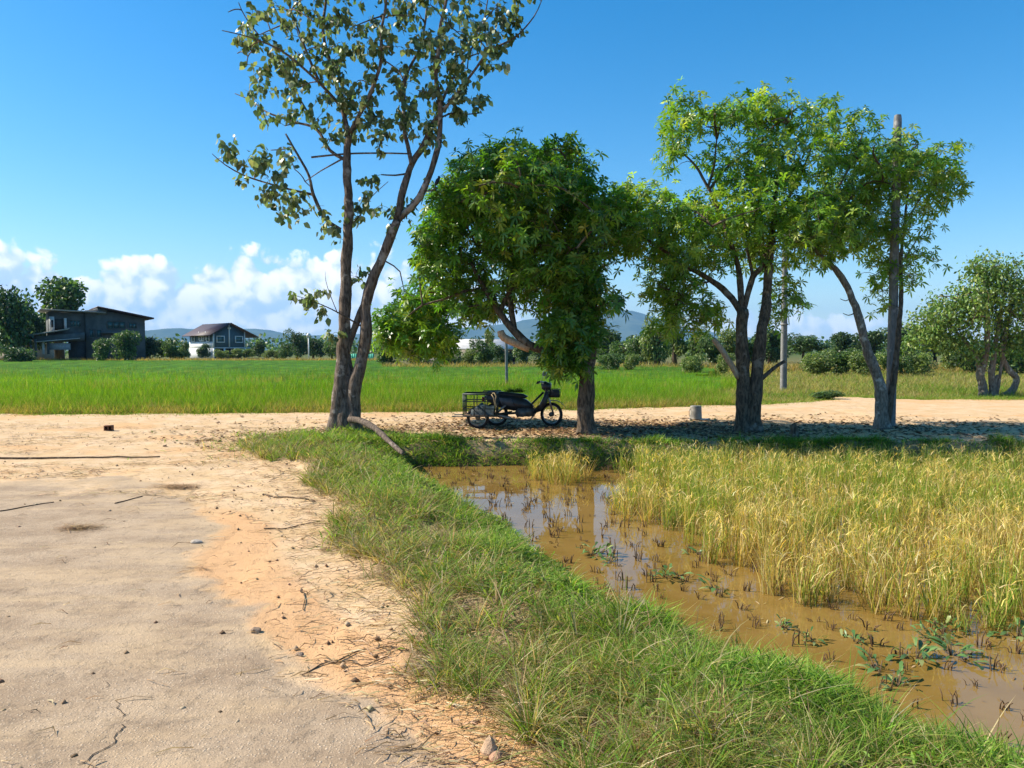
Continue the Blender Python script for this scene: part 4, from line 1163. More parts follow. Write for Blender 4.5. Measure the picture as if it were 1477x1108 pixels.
# long bent stalks standing out of the verge
def stalks():
    n = 3400
    Y = RNG.uniform(2.4, 12.8, n); re = np.interp(Y, RE_Y, RE_X); we = np.interp(Y, WE_Y, WE_X)
    X = re + (we - re) * RNG.beta(1.3, 2.2, n) + RNG.normal(0, .12, n) - .05
    k = lay(X, Y); keep = (k['verge'] > .3) & (k['land'] > .5); X, Y, h = X[keep], Y[keep], k['h'][keep]; n = len(X)
    C = palette(n, [(.40, .31, .15), (.52, .43, .24), (.20, .21, .06), (.13, .19, .04), (.22, .14, .075)], [4, 3, 3, 2, 2])
    D = upward(n, .75)
    return blades(np.stack([X, Y, h - .01], -1), D, RNG.uniform(.18, .42, n), RNG.uniform(.004, .009, n), RNG.uniform(.2, 1.0, n), C, 5)
obj('dry_stalks', stuff_mesh('dry_stalks', stalks()), M['straw'], kind='stuff', label='long bent dry grass stalks leaning out of the verge', cat='grass')

# litter of straw and dead stems on the dirt
def litter():
    parts = []
    n = 46000
    Y = 2.4 * (18.2 / 2.4) ** RNG.random(n); X = RNG.uniform(-1, 1, n) * (1.5 + .75 * Y) - .4
    k = lay(X, Y); re = np.interp(Y, RE_Y, RE_X)
    d = np.abs(X - re)
    near = np.exp(-((X - re - .12) / .55) ** 2) * (Y < 13) * 1.0
    drift = sstep((fbm(X * .5, Y * 1.6, 3, 6.) - .46) / .16) * ((Y > 7.5) & (Y < 16)) * .9
    dens = np.maximum(near, drift) * (k['asph'] < .9) + .012
    dens *= (k['land'] > .95) * (k['field'] < .1)
    keep = RNG.random(n) < dens
    X, Y, h = X[keep], Y[keep], k['h'][keep]; n = len(X)
    a = RNG.normal(.0, .75, n) + np.where(RNG.random(n) < .5, 0, np.pi)
    D = unit(np.stack([np.cos(a), np.sin(a) * .8, np.abs(RNG.normal(0, .05, n))], -1))
    L = RNG.uniform(.04, .22, n) * np.clip(Y / 7, .7, 1.3); Wd = RNG.uniform(.003, .008, n) * np.clip(Y / 5, .8, 1.8)
    C = palette(n, [(.15, .095, .05), (.27, .18, .09), (.42, .30, .16), (.58, .45, .27)], [22, 28, 28, 22])
    B = np.stack([X, Y, h + .012], -1)
    # flat ribbons lying on the dirt
    S = unit(np.cross(D, [0, 0, 1.]))
    bend = RNG.normal(0, .12, n)[:, None]
    P0, P1, P2 = B, B + D * (L * .5)[:, None] + S * bend * L[:, None] + [0, 0, .006], B + D * L[:, None]
    P2[:, 2] = h + .010
    w_ = (Wd * .5)[:, None]; up = np.array([0, 0, .004])
    V = np.stack([P0 - S * w_, P0 + S * w_, P1 - S * w_ + up, P1 + S * w_, P2 - S * w_ * .4, P2 + S * w_ * .4 + up], 1).reshape(-1, 3)
    k0 = (np.arange(n) * 6)[:, None]
    Q = np.concatenate([k0 + np.array([[0, 1, 3, 2]]), k0 + np.array([[2, 3, 5, 4]])])
    print('litter', n)
    return V, Q, None, np.repeat(C, 6, 0)
obj('straw_litter', stuff_mesh('straw_litter', litter()), M['straw'], kind='stuff', label='scattered straw and dead stems lying on the dirt road', cat='straw')

# pebbles and crumbs of earth
def gravel():
    n = 9000
    Y = 2.4 * (18 / 2.4) ** RNG.random(n); X = RNG.uniform(-1, 1, n) * (1.5 + .75 * Y) - .5
    k = lay(X, Y); keep = (k['land'] > .97) & (k['field'] < .1) & (RNG.random(n) < (.25 + .75 * (k['asph'] < .3)) * (.2 + .8 * (k['n2'] > .5)))
    X, Y, h = X[keep], Y[keep], k['h'][keep]; n = len(X)
    r = .003 + .011 * RNG.random(n) ** 4 * 1.4
    oct_ = np.array([[1, 0, 0], [0, 1, 0], [-1, 0, 0], [0, -1, 0], [0, 0, .8], [0, 0, -.5]], float)
    V = (oct_[None] * r[:, None, None] * RNG.uniform(.6, 1.5, (n, 6, 1)) + np.stack([X, Y, h + r * .4], -1)[:, None]).reshape(-1, 3)
    f = np.array([[0, 1, 4], [1, 2, 4], [2, 3, 4], [3, 0, 4], [1, 0, 5], [2, 1, 5], [3, 2, 5], [0, 3, 5]])
    T = ((np.arange(n) * 6)[:, None, None] + f[None]).reshape(-1, 3)
    C = palette(n, [(.30, .20, .12), (.45, .34, .22), (.16, .105, .065)], [4, 3, 3])
    return V, None, T, np.repeat(C, 6, 0)
obj('gravel', stuff_mesh('gravel', gravel()), M['straw'], kind='stuff', label='loose pebbles and crumbs of earth on the road', cat='gravel')

# ---- ripening rice standing in the paddy
RX_Y = [-2, 4.3, 4.73, 5.15, 5.66, 6.8, 8.2, 9.2, 10.2, 12.2]
RX_X = [7.5, 4.4, 3.15, 2.2, 1.88, 1.62, 1.22, 1.28, 1.75, 1.9]
def in_rice(X, Y):
    e = np.interp(Y, RX_Y, RX_X) + (fbm(X * 1.7, Y * 1.7, 3, 4.) - .5) * 1.0 + .08
    r = (X > e) & (Y < 12.0)
    r |= ((X - .68) / .45) ** 2 + ((Y - 10.9) / .65) ** 2 < 1
    r &= ~(((X - 7.4) / 1.3) ** 2 + ((Y - 9.9) / .55) ** 2 < 1)
    return r
def ripe_rice():
    gx_, gy_ = np.meshgrid(np.arange(0, 13, .18), np.arange(.4, 12.1, .18))
    X = gx_.ravel() + RNG.normal(0, .06, gx_.size); Y = gy_.ravel() + RNG.normal(0, .06, gx_.size)
    k = in_rice(X, Y) & (X < Y * .82 + 1.4) & (RNG.random(X.size) < np.clip(.35 + 1.3 * fbm(X * 1.6, Y * 1.6, 2, 12.), .4, .97)) & (Y > .5)
    X, Y = X[k], Y[k]; n = len(X); print('rice hills', n)
    green = np.clip((fbm(X * .9, Y * .9, 3, 2.) - .30) * 3.0, .18, .85)
    vig = RNG.uniform(.55, 1.2, n) * (.72 + .55 * fbm(X * .9, Y * .9, 3, 7.))
    parts = []
    # upright stems and leaves
    m_ = 30; i = np.repeat(np.arange(n), m_); N = len(i)
    B = np.stack([X[i] + RNG.normal(0, .035, N), Y[i] + RNG.normal(0, .035, N), np.full(N, WATER_Z - .02)], -1)
    g = RNG.random(N) < green[i]
    cg = palette(N, [(.15, .29, .035), (.24, .38, .05), (.35, .44, .075)], [4, 4, 3])
    cy = palette(N, [(.58, .46, .13), (.70, .56, .22), (.74, .61, .32), (.36, .25, .10)], [4, 4, 2, 2])
    C = np.where(g[:, None], cg, cy); low = C * .6 + np.array([.30, .20, .08]) * .4
    L = RNG.uniform(.26, .50, N) * vig[i]
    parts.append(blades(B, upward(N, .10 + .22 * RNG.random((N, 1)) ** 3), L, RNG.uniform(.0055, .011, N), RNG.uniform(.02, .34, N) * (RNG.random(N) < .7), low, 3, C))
    # drooping heads
    m_ = 9; i = np.repeat(np.arange(n), m_); N = len(i)
    D = upward(N, .35); st = .30 * vig[i] * RNG.uniform(.8, 1.15, N)
    B = np.stack([X[i], Y[i], np.full(N, WATER_Z)], -1) + RNG.normal(0, .05, (N, 3)) * [1, 1, 0]; B[:, 2] += st
    C = palette(N, [(.62, .48, .14), (.72, .57, .22), (.76, .63, .33), (.46, .45, .10)], [4, 4, 2, 2])
    parts.append(blades(B, D, RNG.uniform(.09, .16, N), RNG.uniform(.008, .014, N), RNG.uniform(.3, 1.2, N), C, 3))
    # dead straw bent at the foot
    m_ = 6; i = np.repeat(np.arange(n), m_); N = len(i)
    B = np.stack([X[i] + RNG.normal(0, .05, N), Y[i] + RNG.normal(0, .05, N), np.full(N, WATER_Z - .01)], -1)
    C = palette(N, [(.30, .21, .10), (.17, .11, .05), (.45, .34, .17)], [4, 4, 2])
    parts.append(blades(B, upward(N, .7), RNG.uniform(.1, .3, N), RNG.uniform(.005, .011, N), RNG.uniform(.1, .9, N), C, 2))
    return parts
obj('ripening_rice', stuff_mesh('ripening_rice', ripe_rice()), M['grass'], kind='stuff', label='golden ripening rice standing in the muddy paddy', cat='rice')

# ---- cut stubble in the open water: each hill its own thing
stub_m = plain('stubble', (.13, .075, .032), .85, var=.45, scale=14, bump=.3)
stub_meshes = []
for k in range(8):
    mb = MB()
    for j in range(random.randint(4, 10)):
        x, y = random.gauss(0, .028), random.gauss(0, .028); h_ = random.uniform(.02, .085); tx, ty = random.gauss(0, .012), random.gauss(0, .012)
        mb.tube([(x, y, -.05), (x + tx, y + ty, h_ * .6), (x + tx * 2.2, y + ty * 2.2, h_)], [.0045, .004, .0032], 5)
    me = mb.mesh('rice_stubble'); me.materials.append(stub_m); stub_meshes.append(me)
cnt = 0
for yy in np.arange(3.0, 11.7, .21):
    for xx in np.arange(-1.2, 5.6, .23):
        x, y = xx + random.gauss(0, .035), yy + random.gauss(0, .035)
        k = lay(np.array([x]), np.array([y]))
        if k['pad'][0] < .80 or in_rice(np.array([x - .1]), np.array([y]))[0] or random.random() < .34 or x > y * .68 + .3: continue
        if cnt >= 290: break
        o_ = obj('rice_stubble', random.choice(stub_meshes), None, label='small clump of cut brown rice stubble sticking out of the muddy water', cat='stubble', group='rice stubble clumps in the open paddy water', loc=(x, y, WATER_Z), rot=(0, 0, random.uniform(0, 6.28)))
        sc_ = random.uniform(.55, 1.15); o_.scale = (sc_, sc_, sc_ * random.uniform(.7, 1.3)); cnt += 1
print('stubble', cnt)

def floating_straw():
    n = 1500; X = RNG.uniform(-1.6, 5, n); Y = RNG.uniform(3.2, 11.6, n); k = lay(X, Y); cl = fbm(X * 1.5, Y * 1.5, 3, 71.)
    ok = (k['pad'] > .72) & (RNG.random(n) < np.clip((cl - .42) * 4 + .08, 0, 1)); X, Y = X[ok], Y[ok]; n = len(X)
    a = RNG.uniform(0, 6.283, n); D = np.stack([np.cos(a), np.sin(a), np.zeros(n)], -1); L = RNG.uniform(.03, .14, n)
    C = palette(n, [(.40, .29, .13), (.24, .16, .07), (.55, .44, .24)], [4, 4, 2])
    return leaves(np.stack([X, Y, np.full(n, WATER_Z + .004)], -1), D, np.tile([0., 0, 1.], (n, 1)), L, RNG.uniform(.004, .009, n), np.zeros(n), C, fold=.3)
obj('floating_straw', stuff_mesh('floating_straw', floating_straw()), M['straw'], kind='stuff', label='bits of straw floating on the muddy paddy water', cat='straw')

# ---- broad leaved weeds at the water's edge
weed_leaf = leafmat('weed_leaf', .22, .4, .45)
def weed_mesh(nl, spread, seed):
    rs = np.random.default_rng(seed); P, D, Ls, N = [], [], [], []
    for j in range(nl):
        a = rs.uniform(0, 6.28); r = rs.uniform(0, spread)
        P.append((r * math.cos(a), r * math.sin(a) * .8, rs.uniform(.0, .07)))
        D.append((math.cos(a + rs.normal(0, .6)), math.sin(a + rs.normal(0, .6)), rs.uniform(.1, 1.0))); Ls.append(rs.uniform(.05, .12))
        N.append((rs.normal(0, .3), rs.normal(0, .3), 1))
    c = np.array([(.10, .20, .05), (.15, .26, .075), (.07, .15, .035), (.26, .30, .10)])[rs.integers(0, 4, nl)] * rs.uniform(.85, 1.2, (nl, 1))
    Ls = np.array(Ls)
    q = leaves(np.array(P), unit(np.array(D)), unit(np.array(N)), Ls, Ls * rs.uniform(.18, .3, nl), rs.uniform(.1, .6, nl), c)
    me = new_mesh('foliage', q[0], q[1], q[2], tint=q[3]); me.materials.append(weed_leaf)
    mb = MB()
    for p in P[::2]: mb.tube([(0, 0, -.06), (p[0] * .5, p[1] * .5, p[2] * .3), p], .0025, 4)
    st = mb.mesh('stem'); st.materials.append(M['twig'])
    return me, st
WM = [weed_mesh(26, .13, 1), weed_mesh(16, .09, 2), weed_mesh(36, .19, 3)]
for i, (px, py, k, s_) in enumerate(((1322, 950, 0, 1.0), (1373, 946, 0, 1.1), (1362, 912, 0, .9), (1268, 970, 1, 1.1), (1173, 925, 1, .9), (1232, 925, 1, 1.0), (1294, 990, 1, 1.0), (1033, 852, 1, 1.1), (962, 832, 2, .9),
                                     (854, 800, 2, 1.0), (880, 812, 1, 1.0), (1468, 918, 0, 1.0), (1130, 905, 1, .9), (1005, 800, 1, 1.1), (1350, 925, 2, .7), (1180, 850, 1, 1.0))):
    p = gpix(px, py, WATER_Z)
    r = obj('water_weed', None, label=('leafy green weed growing out of the muddy paddy water', 'small sparse weed in the muddy paddy water', 'wide spreading patch of weed on the muddy paddy water')[k], cat='plant', group='leafy weeds in the paddy water', loc=p, rot=(0, 0, i * 1.7))
    r.scale = (s_,) * 3
    obj('foliage', WM[k][0], None, r); obj('stem', WM[k][1], None, r)

# ---- green rice field beyond the road, and the rough pasture on its right
def field_end(X, Y): return np.where(X / Y < -.165, 93.0, 60.0)
def is_rice(X, Y): return (X / Y < .27 + (fbm(X * .2, Y * .2, 2) - .5) * .08) & (Y < field_end(X, Y))
def green_rice():
    n = 210000
    y0 = 17.2; u = RNG.random(n); Y = 1 / (1 / y0 + u * (1 / 94. - 1 / y0)); X = RNG.uniform(-1.0, .33, n) * Y
    fe = far_edge(X); k = is_rice(X, Y) & (Y > fe + .25 + fbm(X * 1.3, Y, 2) * .5); X, Y, fe = X[k], Y[k], fe[k]; n = len(X); print('field blades', n)
    d = Y - fe; edge = np.exp(-d / 1.1)
    tone = fbm(X * .12, Y * .3, 3, 3.); tone2 = fbm(X * .7, Y * .7, 3, 1.)
    C = palette(n, [(.105, .25, .008), (.155, .325, .011), (.22, .375, .018), (.30, .39, .045)], [26, 38, 26, 10]) * np.clip(.45 + 1.1 * tone[:, None], .6, 1.3)
    yel = RNG.random(n) < edge * .7 + np.clip((tone2 - .60) * 2.6, 0, .5) + np.clip((fbm(X * .10, Y * .35, 3, 41.) - .6) * 3, 0, .45); C[yel] = palette(int(yel.sum()), [(.36, .34, .09), (.46, .37, .15), (.27, .20, .09)], [4, 3, 2])
    L = RNG.uniform(.34, .58, n) * (.8 + .4 * tone2) * (1 - .62 * edge) + .0006 * Y
    Wd = RNG.uniform(.008, .014, n) * np.clip((Y / 18) ** .95, 1, 5)
    z = np.full(n, -.06)
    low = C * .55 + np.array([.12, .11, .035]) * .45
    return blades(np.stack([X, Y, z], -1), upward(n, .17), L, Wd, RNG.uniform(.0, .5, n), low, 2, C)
gr = green_rice()
def field_front():
    n = 60000; X = RNG.uniform(-19, 7.5, n); d = RNG.random(n) ** 1.2 * 2.2 + .12; Y = far_edge(X) + d; k = is_rice(X, Y); X, Y, d = X[k], Y[k], d[k]; n = len(X)
    f = np.clip(d / 1.6, 0, 1); t_ = fbm(X * 1.1, Y * 1.1, 3, 51.)
    g = RNG.random(n) < np.clip(f * .8 + (t_ - .5) * 1.4 + .18, .1, .95)
    C = np.where(g[:, None], palette(n, [(.12, .25, .015), (.18, .33, .025), (.26, .38, .05)], [3, 4, 3]), palette(n, [(.40, .36, .10), (.50, .40, .16), (.30, .22, .09)], [4, 4, 2]))
    return blades(np.stack([X, Y, np.full(n, -.06)], -1), upward(n, .28), (RNG.uniform(.16, .34, n) + f * .22) * (.7 + .6 * t_), RNG.uniform(.009, .016, n), RNG.uniform(.05, .6, n), C * .85, 2, C)
ff = field_front()
# sheet inside the crop, its green darkened for the shade between blades
cx_, cy_ = np.meshgrid(np.linspace(-1.02, .27, 160), 1 / np.linspace(1 / 18.9, 1 / 93.5, 70))
CXX = cx_ * cy_; CZ = .12 + .20 * sstep((cy_ - 20) / 45) + (fbm(CXX * 2, cy_ * 2, 3) - .5) * .1
ok = is_rice(CXX + 1e-6, cy_) & (cy_ > far_edge(CXX) + .8)
ci = np.arange(CXX.size).reshape(CXX.shape)
cq = np.stack([ci[:-1, :-1], ci[:-1, 1:], ci[1:, 1:], ci[1:, :-1]], -1).reshape(-1, 4)
cq = cq[ok.ravel()[cq].all(1)]
cc_ = palette(CXX.size, [(.08, .21, .014), (.12, .27, .02)], [1, 1], .15)
obj('green_rice', stuff_mesh('green_rice', [gr, ff, (np.stack([CXX.ravel(), cy_.ravel(), CZ.ravel()], -1), cq, None, cc_)]), M['grass'], kind='stuff', label='young bright green rice filling the field beyond the road', cat='rice')

def pasture():
    n = 120000
    u = RNG.random(n); Y = 1 / (1 / 18.5 + u * (1 / 62. - 1 / 18.5)); X = RNG.uniform(.12, .95, n) * Y
    k = ~is_rice(X, Y) & (Y > far_edge(X) + .1); X, Y = X[k], Y[k]; n = len(X)
    t_ = fbm(X * .25, Y * .5, 3, 5.); t2 = fbm(X * 1.1, Y * 1.1, 2, 9.)
    d = np.exp(-(Y - far_edge(X)) / 1.6)
    gsel = RNG.random(n) < np.clip((t_ - .38) * 2.4 + d * .5, .25, .85)
    cg = palette(n, [(.12, .24, .025), (.18, .31, .04), (.25, .36, .06)], [3, 4, 3]); cy = palette(n, [(.34, .33, .09), (.46, .40, .14), (.52, .43, .21), (.28, .20, .10)], [4, 4, 2, 1])
    C = np.where(gsel[:, None], cg, cy)
    L = RNG.uniform(.16, .42, n) * (.6 + .8 * t2) * (1 - .45 * d)
    return blades(np.stack([X, Y, np.full(n, -.06)], -1), upward(n, .32), L, RNG.uniform(.008, .014, n) * np.clip((Y / 18) ** .95, 1, 5), RNG.uniform(.1, .7, n), C * .8, 2, C)
obj('pasture_grass', stuff_mesh('pasture_grass', pasture()), M['grass'], kind='stuff', label='rough yellow green grass on the open field beyond the track', cat='grass')

# brown dry grass on the low bank in front of the houses and along the hedgerow
def dry_bank():
    n = 34000
    r = RNG.uniform(-.95, .75, n); lefty = r < -.165
    Y = np.where(lefty, RNG.uniform(92.5, 97, n), RNG.uniform(54, 62, n)); X = r * Y
    C = palette(n, [(.36, .28, .10), (.47, .36, .16), (.28, .26, .07), (.18, .21, .055)], [4, 4, 3, 2])
    return blades(np.stack([X, Y, np.full(n, -.06)], -1), upward(n, .3), RNG.uniform(.4, .95, n), RNG.uniform(.05, .10, n), RNG.uniform(.1, .6, n), C * .8, 2, C)
obj('dry_bank_grass', stuff_mesh('dry_bank_grass', dry_bank()), M['grass'], kind='stuff', label='brown dry grass along the far bank of the rice field', cat='grass')

# creeping weeds at the foot of the green field
def road_weeds():
    n = 80000
    X = RNG.uniform(-18, 22, n); Y = far_edge(X) + RNG.normal(.28, .36, n)
    keep = RNG.random(n) < np.clip(fbm(X * 1.2, Y * 1.2, 2) * 1.5, 0, 1); X, Y = X[keep], Y[keep]; n = len(X)
    C = palette(n, [(.14, .28, .035), (.21, .35, .05), (.31, .35, .08), (.44, .36, .15)], [4, 4, 3, 2])
    return blades(np.stack([X, Y, np.full(n, -.05)], -1), upward(n, .8), RNG.uniform(.09, .24, n), RNG.uniform(.011, .02, n), RNG.uniform(.2, .9, n), C * .85, 2, C)
obj('roadside_weeds', stuff_mesh('roadside_weeds', road_weeds()), M['grass'], kind='stuff', label='creeping green weeds along the foot of the rice field', cat='grass')
# ------------------------------------------------------------------ motorcycle with a cargo sidecar frame
def motorcycle():
    o0 = gpix(694, 610)                                            # rear wheel contact
    Yb = 15.2
    x0 = pix(716, 600, Yb).x
    root = obj('motorcycle', None, label='old dark motorcycle with front basket and a railed cargo sidecar parked under the tree', cat='motorcycle', loc=(x0, Yb, ground_z(x0 + .7, Yb) + .004), rot=(0, 0, R(-3)))
    root.scale = (.86, .86, .86)
    rubber = plain('rubber', (.018, .017, .016), .85); steel = plain('steel', (.30, .29, .28), .35, .8); black = plain('black_paint', (.022, .026, .032), .4, var=.4, spec=.5)
    frame_p = plain('frame_paint', (.020, .035, .035), .5); seat_m = plain('seat_vinyl', (.018, .018, .02), .5); eng = plain('engine_alloy', (.13, .125, .12), .5, .6)
    rust = plain('rusty_steel', (.12, .065, .04), .7, .3)
    def wheel(x, y, r, steer=0.0):
        wr = obj('wheel', MB().torus((0, 0, 0), r - .032, .032, n=32, m=10).mesh('tyre', True), rubber, root, loc=(x, y, r), rot=(0, 0, steer))
        MB().torus((0, 0, 0), r - .066, .012, n=32, m=6, sx=1.6).build('rim', steel, wr, True)
        MB().lathe([(.0, -.05), (.05, -.05), (.055, -.02), (.055, .02), (.05, .05), (0, .05)], 14, axis='y').build('hub', eng, wr)
        sp = MB()
        for k in range(18):
            a = k * 2 * math.pi / 18; b = a + (.5 if k % 2 else -.5)
            sp.tube([(.045 * math.cos(b), .03 * (1 if k % 2 else -1), .045 * math.sin(b)), ((r - .07) * math.cos(a), 0, (r - .07) * math.sin(a))], .0028, 4)
        sp.build('spokes', steel, wr)
        return wr
    wheel(0, 0, .272); wheel(1.26, -.03, .275, R(-22)); wheel(-.36, -.70, .25)
    # front end
    fk = MB()
    for y in (-.09, .06): fk.tube([(1.31, y - .03, .27), (1.20, y, .62), (1.10, y, .90)], [.020, .026, .02], 8)
    fk.build('fork', steel, root, True)
    mb = MB(); P = []
    fen = MB(); arc = [(1.30 + .315 * math.cos(R(a)), .275 + .315 * math.sin(R(a))) for a in range(20, 165, 12)]
    for a, b in zip(arc[:-1], arc[1:]):
        fen.hexa([(a[0], -.085, a[1]), (b[0], -.085, b[1]), (b[0], .035, b[1]), (a[0], .035, a[1]), (a[0], -.085, a[1] + .012), (b[0], -.085, b[1] + .012), (b[0], .035, b[1] + .012), (a[0], .035, a[1] + .012)])
    fen.build('front_fender', black, root)
    # leg shield, body, seat
    MB().prism([(1.13, .84), (1.20, .80), (1.16, .55), (1.02, .36), (.86, .30), (.84, .36), (.96, .44), (1.05, .62)], -.19, .16).build('leg_shield', black, root)
    MB().prism([(1.02, .98), (1.12, 1.03), (1.24, .96), (1.24, .84), (1.12, .80), (1.04, .86)], -.11, .11).build('headstock_cowl', black, root)
    MB().lathe([(.0, 0), (.055, .005), (.075, .03), (.07, .07), (0, .075)], 16, (0, 0, 0), 'y').build('headlight', plain('lamp_glass', (.35, .36, .36), .15, spec=.7), root, True, loc=(1.26, 0, .93), rot=(0, 0, R(90)))
    MB().prism([(-.26, .69), (-.20, .58), (.05, .44), (.40, .36), (.80, .38), (.86, .46), (.70, .60), (.45, .69), (.10, .72)], -.13, .13).build('body_panel', black, root)
    MB().prism([(-.22, .70), (.10, .705), (.40, .66), (.66, .64), (.72, .68), (.62, .735), (.40, .755), (.10, .79), (-.20, .79), (-.26, .75)], -.125, .125).build('seat', seat_m, root)
    en = MB().prism([(.48, .22), (.86, .24), (.94, .34), (.84, .42), (.50, .42), (.42, .32)], -.14, .12)
    for k in range(7): en.box((.80 + .014 * k, -.01, .35 + .004 * k), (.006, .20, .13))
    en.build('engine', eng, root)
    MB().lathe([(.0, -.02), (.085, -.02), (.095, 0), (.085, .01), (0, .012)], 18, (0, 0, 0), 'y').build('engine_cover', eng, root, True, loc=(.60, -.145, .31))
    MB().tube([(.86, -.10, .26), (.78, -.13, .16), (.60, -.15, .14), (.35, -.17, .19), (.30, -.17, .20), (-.10, -.18, .30), (-.22, -.18, .33)], [.016, .016, .018, .022, .042, .05, .035], 10).build('exhaust', steel, root, True)
    MB().tube([(.30, -.10, .55), (.14, -.15, .42), (.02, -.15, .30)], [.026, .026, .018], 8).build('shock_absorber', steel, root, True)
    fr = MB(); fr.tube([(1.08, 0, .78), (.80, 0, .50), (.30, 0, .56), (-.25, 0, .66)], .026, 8); fr.tube([(.45, -.06, .30), (.0, -.08, .27)], .022, 8); fr.tube([(.45, .06, .30), (.0, .08, .27)], .022, 8)
    fr.build('frame', frame_p, root)
    MB().tube([(.56, -.30, .24), (.56, .28, .24)], .012, 8).build('footrest', steel, root)
    MB().tube([(.50, -.09, .26), (.44, -.16, .10), (.40, -.20, .03)], .010, 6).build('kickstand', steel, root)
    rf = MB(); arc = [(.0 + .32 * math.cos(R(a)), .272 + .32 * math.sin(R(a))) for a in range(40, 175, 14)]
    for a, b in zip(arc[:-1], arc[1:]):
        rf.hexa([(a[0], -.06, a[1]), (b[0], -.06, b[1]), (b[0], .06, b[1]), (a[0], .06, a[1]), (a[0], -.06, a[1] + .012), (b[0], -.06, b[1] + .012), (b[0], .06, b[1] + .012), (a[0], .06, a[1] + .012)])
    rf.build('rear_fender', black, root)
    MB().box((-.30, 0, .62), (.05, .14, .09)).build('tail_light', plain('red_lens', (.30, .015, .01), .25), root)
    MB().prism([(.06, .66), (.34, .64), (.42, .46), (.14, .48)], -.15, -.131).build('side_cover', plain('side_cover', (.09, .10, .115), .4), root)
    # bars, grips, mirrors, basket
    MB().tube([(.98, -.34, 1.00), (1.02, -.24, 1.02), (1.10, -.08, 1.00), (1.10, .08, 1.00), (1.02, .24, 1.02), (.98, .34, 1.00)], .012, 8).build('handlebar', steel, root, True)
    for y in (-.33, .33): MB().tube([(.93, y * 1.02, .995), (.99, y * .86, 1.005)], .019, 8).build('grip', rubber, root)
    for y in (-.22, .22):
        mr = MB().tube([(1.03, y, 1.02), (1.06, y * 1.2, 1.10), (1.09, y * 1.35, 1.17)], .006, 6).build('mirror', steel, root)
        MB().lathe([(.0, 0), (.04, .0), (.055, .008), (.04, .016), (0, .018)], 14, axis='y').build('mirror_glass', plain('mirror_glass', (.20, .32, .36), .12, .3), mr, True, loc=(1.10, y * 1.4, 1.20), rot=(.3, .2, .5))
    bk_ = MB()
    bx0, bx1, bz0, bz1, bw = 1.17, 1.46, .67, .85, .16
    for z_, e in ((bz0, .02), (bz0 + .055, .012), (bz0 + .11, .006), (bz1, 0)):
        bk_.tube([(bx0 + e, -bw + e, z_), (bx1 - e, -bw + e, z_), (bx1 - e, bw - e, z_), (bx0 + e, bw - e, z_), (bx0 + e, -bw + e, z_)], .0055, 5)
    for k in range(7):
        x_ = bx0 + .02 + (bx1 - bx0 - .04) * k / 6
        for y in (-bw, bw): bk_.tube([(x_, y * .9, bz0), (x_, y, bz1)], .0035, 4)
    for k in range(6):
        y_ = -bw + .02 + (2 * bw - .04) * k / 5
        for x_ in (bx0, bx1): bk_.tube([(x_, y_, bz0), (x_, y_, bz1)], .0035, 4)
        bk_.tube([(bx0 + .02, y_, bz0), (bx1 - .02, y_, bz0)], .0035, 4)
    bs = bk_.build('basket', black, root)
    MB().box((1.32, 0, .76), (.22, .24, .15), .2, .85).build('bag_in_basket', plain('dark_bag', (.05, .055, .065), .5, var=.4, scale=12, bump=.8), bs)
    # railed cargo sidecar on the far side
    rl = MB(); xa, xb, ya, yb, z0_, z1_ = -.66, .06, -.92, -.26, .30, .78
    loop = lambda z_: [(xa, ya, z_), (xb, ya, z_), (xb, yb, z_), (xa, yb, z_), (xa, ya, z_)]
    for z_, r_ in ((z0_, .018), (.46, .011), (.62, .011), (z1_, .018)): rl.tube(loop(z_), r_, 6)
    for x_ in (xa, xa + .24, xa + .48, xb):
        for y_ in (ya, yb): rl.tube([(x_, y_, z0_), (x_, y_, z1_)], .012, 6)
    for y_ in (ya + .22, ya + .44):
        for x_ in (xa, xb): rl.tube([(x_, y_, z0_), (x_, y_, z1_)], .012, 6)
    rl.tube([(-.92, ya + .1, .29), (.12, ya + .1, .29)], .014, 6); rl.tube([(-.92, yb - .1, .29), (.12, yb - .1, .29)], .014, 6)
    rl.tube([(-.36, -.70, .25), (-.36, -.30, .25), (-.30, -.20, .30)], .014, 6); rl.tube([(.04, -.30, .30), (.36, -.04, .34)], .014, 6); rl.tube([(-.12, -.30, .30), (-.06, -.06, .30)], .014, 6)
    sc = rl.build('sidecar_frame', frame_p, root)
    for k in range(7):
        MB().box(((xa + xb) / 2, ya + .06 + k * .105, z0_ + .012), (xb - xa + .02, .09, .014)).build('plank', M['twig'], sc)
    rk = MB()
    rk.tube([(-.30, -.10, .80), (.10, -.10, .815), (.10, .10, .815), (-.30, .10, .80), (-.30, -.10, .80)], .009, 6)
    rk.tube([(-.05, -.10, .81), (-.05, -.10, .68)], .008, 6); rk.tube([(-.05, .10, .81), (-.05, .10, .68)], .008, 6); rk.build('luggage_rack', black, root)
    # tarpaulin, cut grass and rope lashed on top
    tp = MB(); nU, nV = 10, 8; V_ = []
    rs = random.Random(4)
    for i in range(nU):
        for j in range(nV):
            a = math.pi * j / (nV - 1); r_ = .17 + rs.uniform(-.03, .03)
            V_.append((-.50 + i * .055, -.58 - .26 * math.cos(a), .31 + 1.5 * r_ * math.sin(a) * (1 - .35 * abs(i - 4.5) / 4.5)))
    tp._add(V_, [(i * nV + j, i * nV + j + 1, (i + 1) * nV + j + 1, (i + 1) * nV + j) for i in range(nU - 1) for j in range(nV - 1)])
    tp.build('tarpaulin_bundle', plain('tarp', (.035, .055, .065), .55, var=.5, scale=8, bump=.6), sc, True)
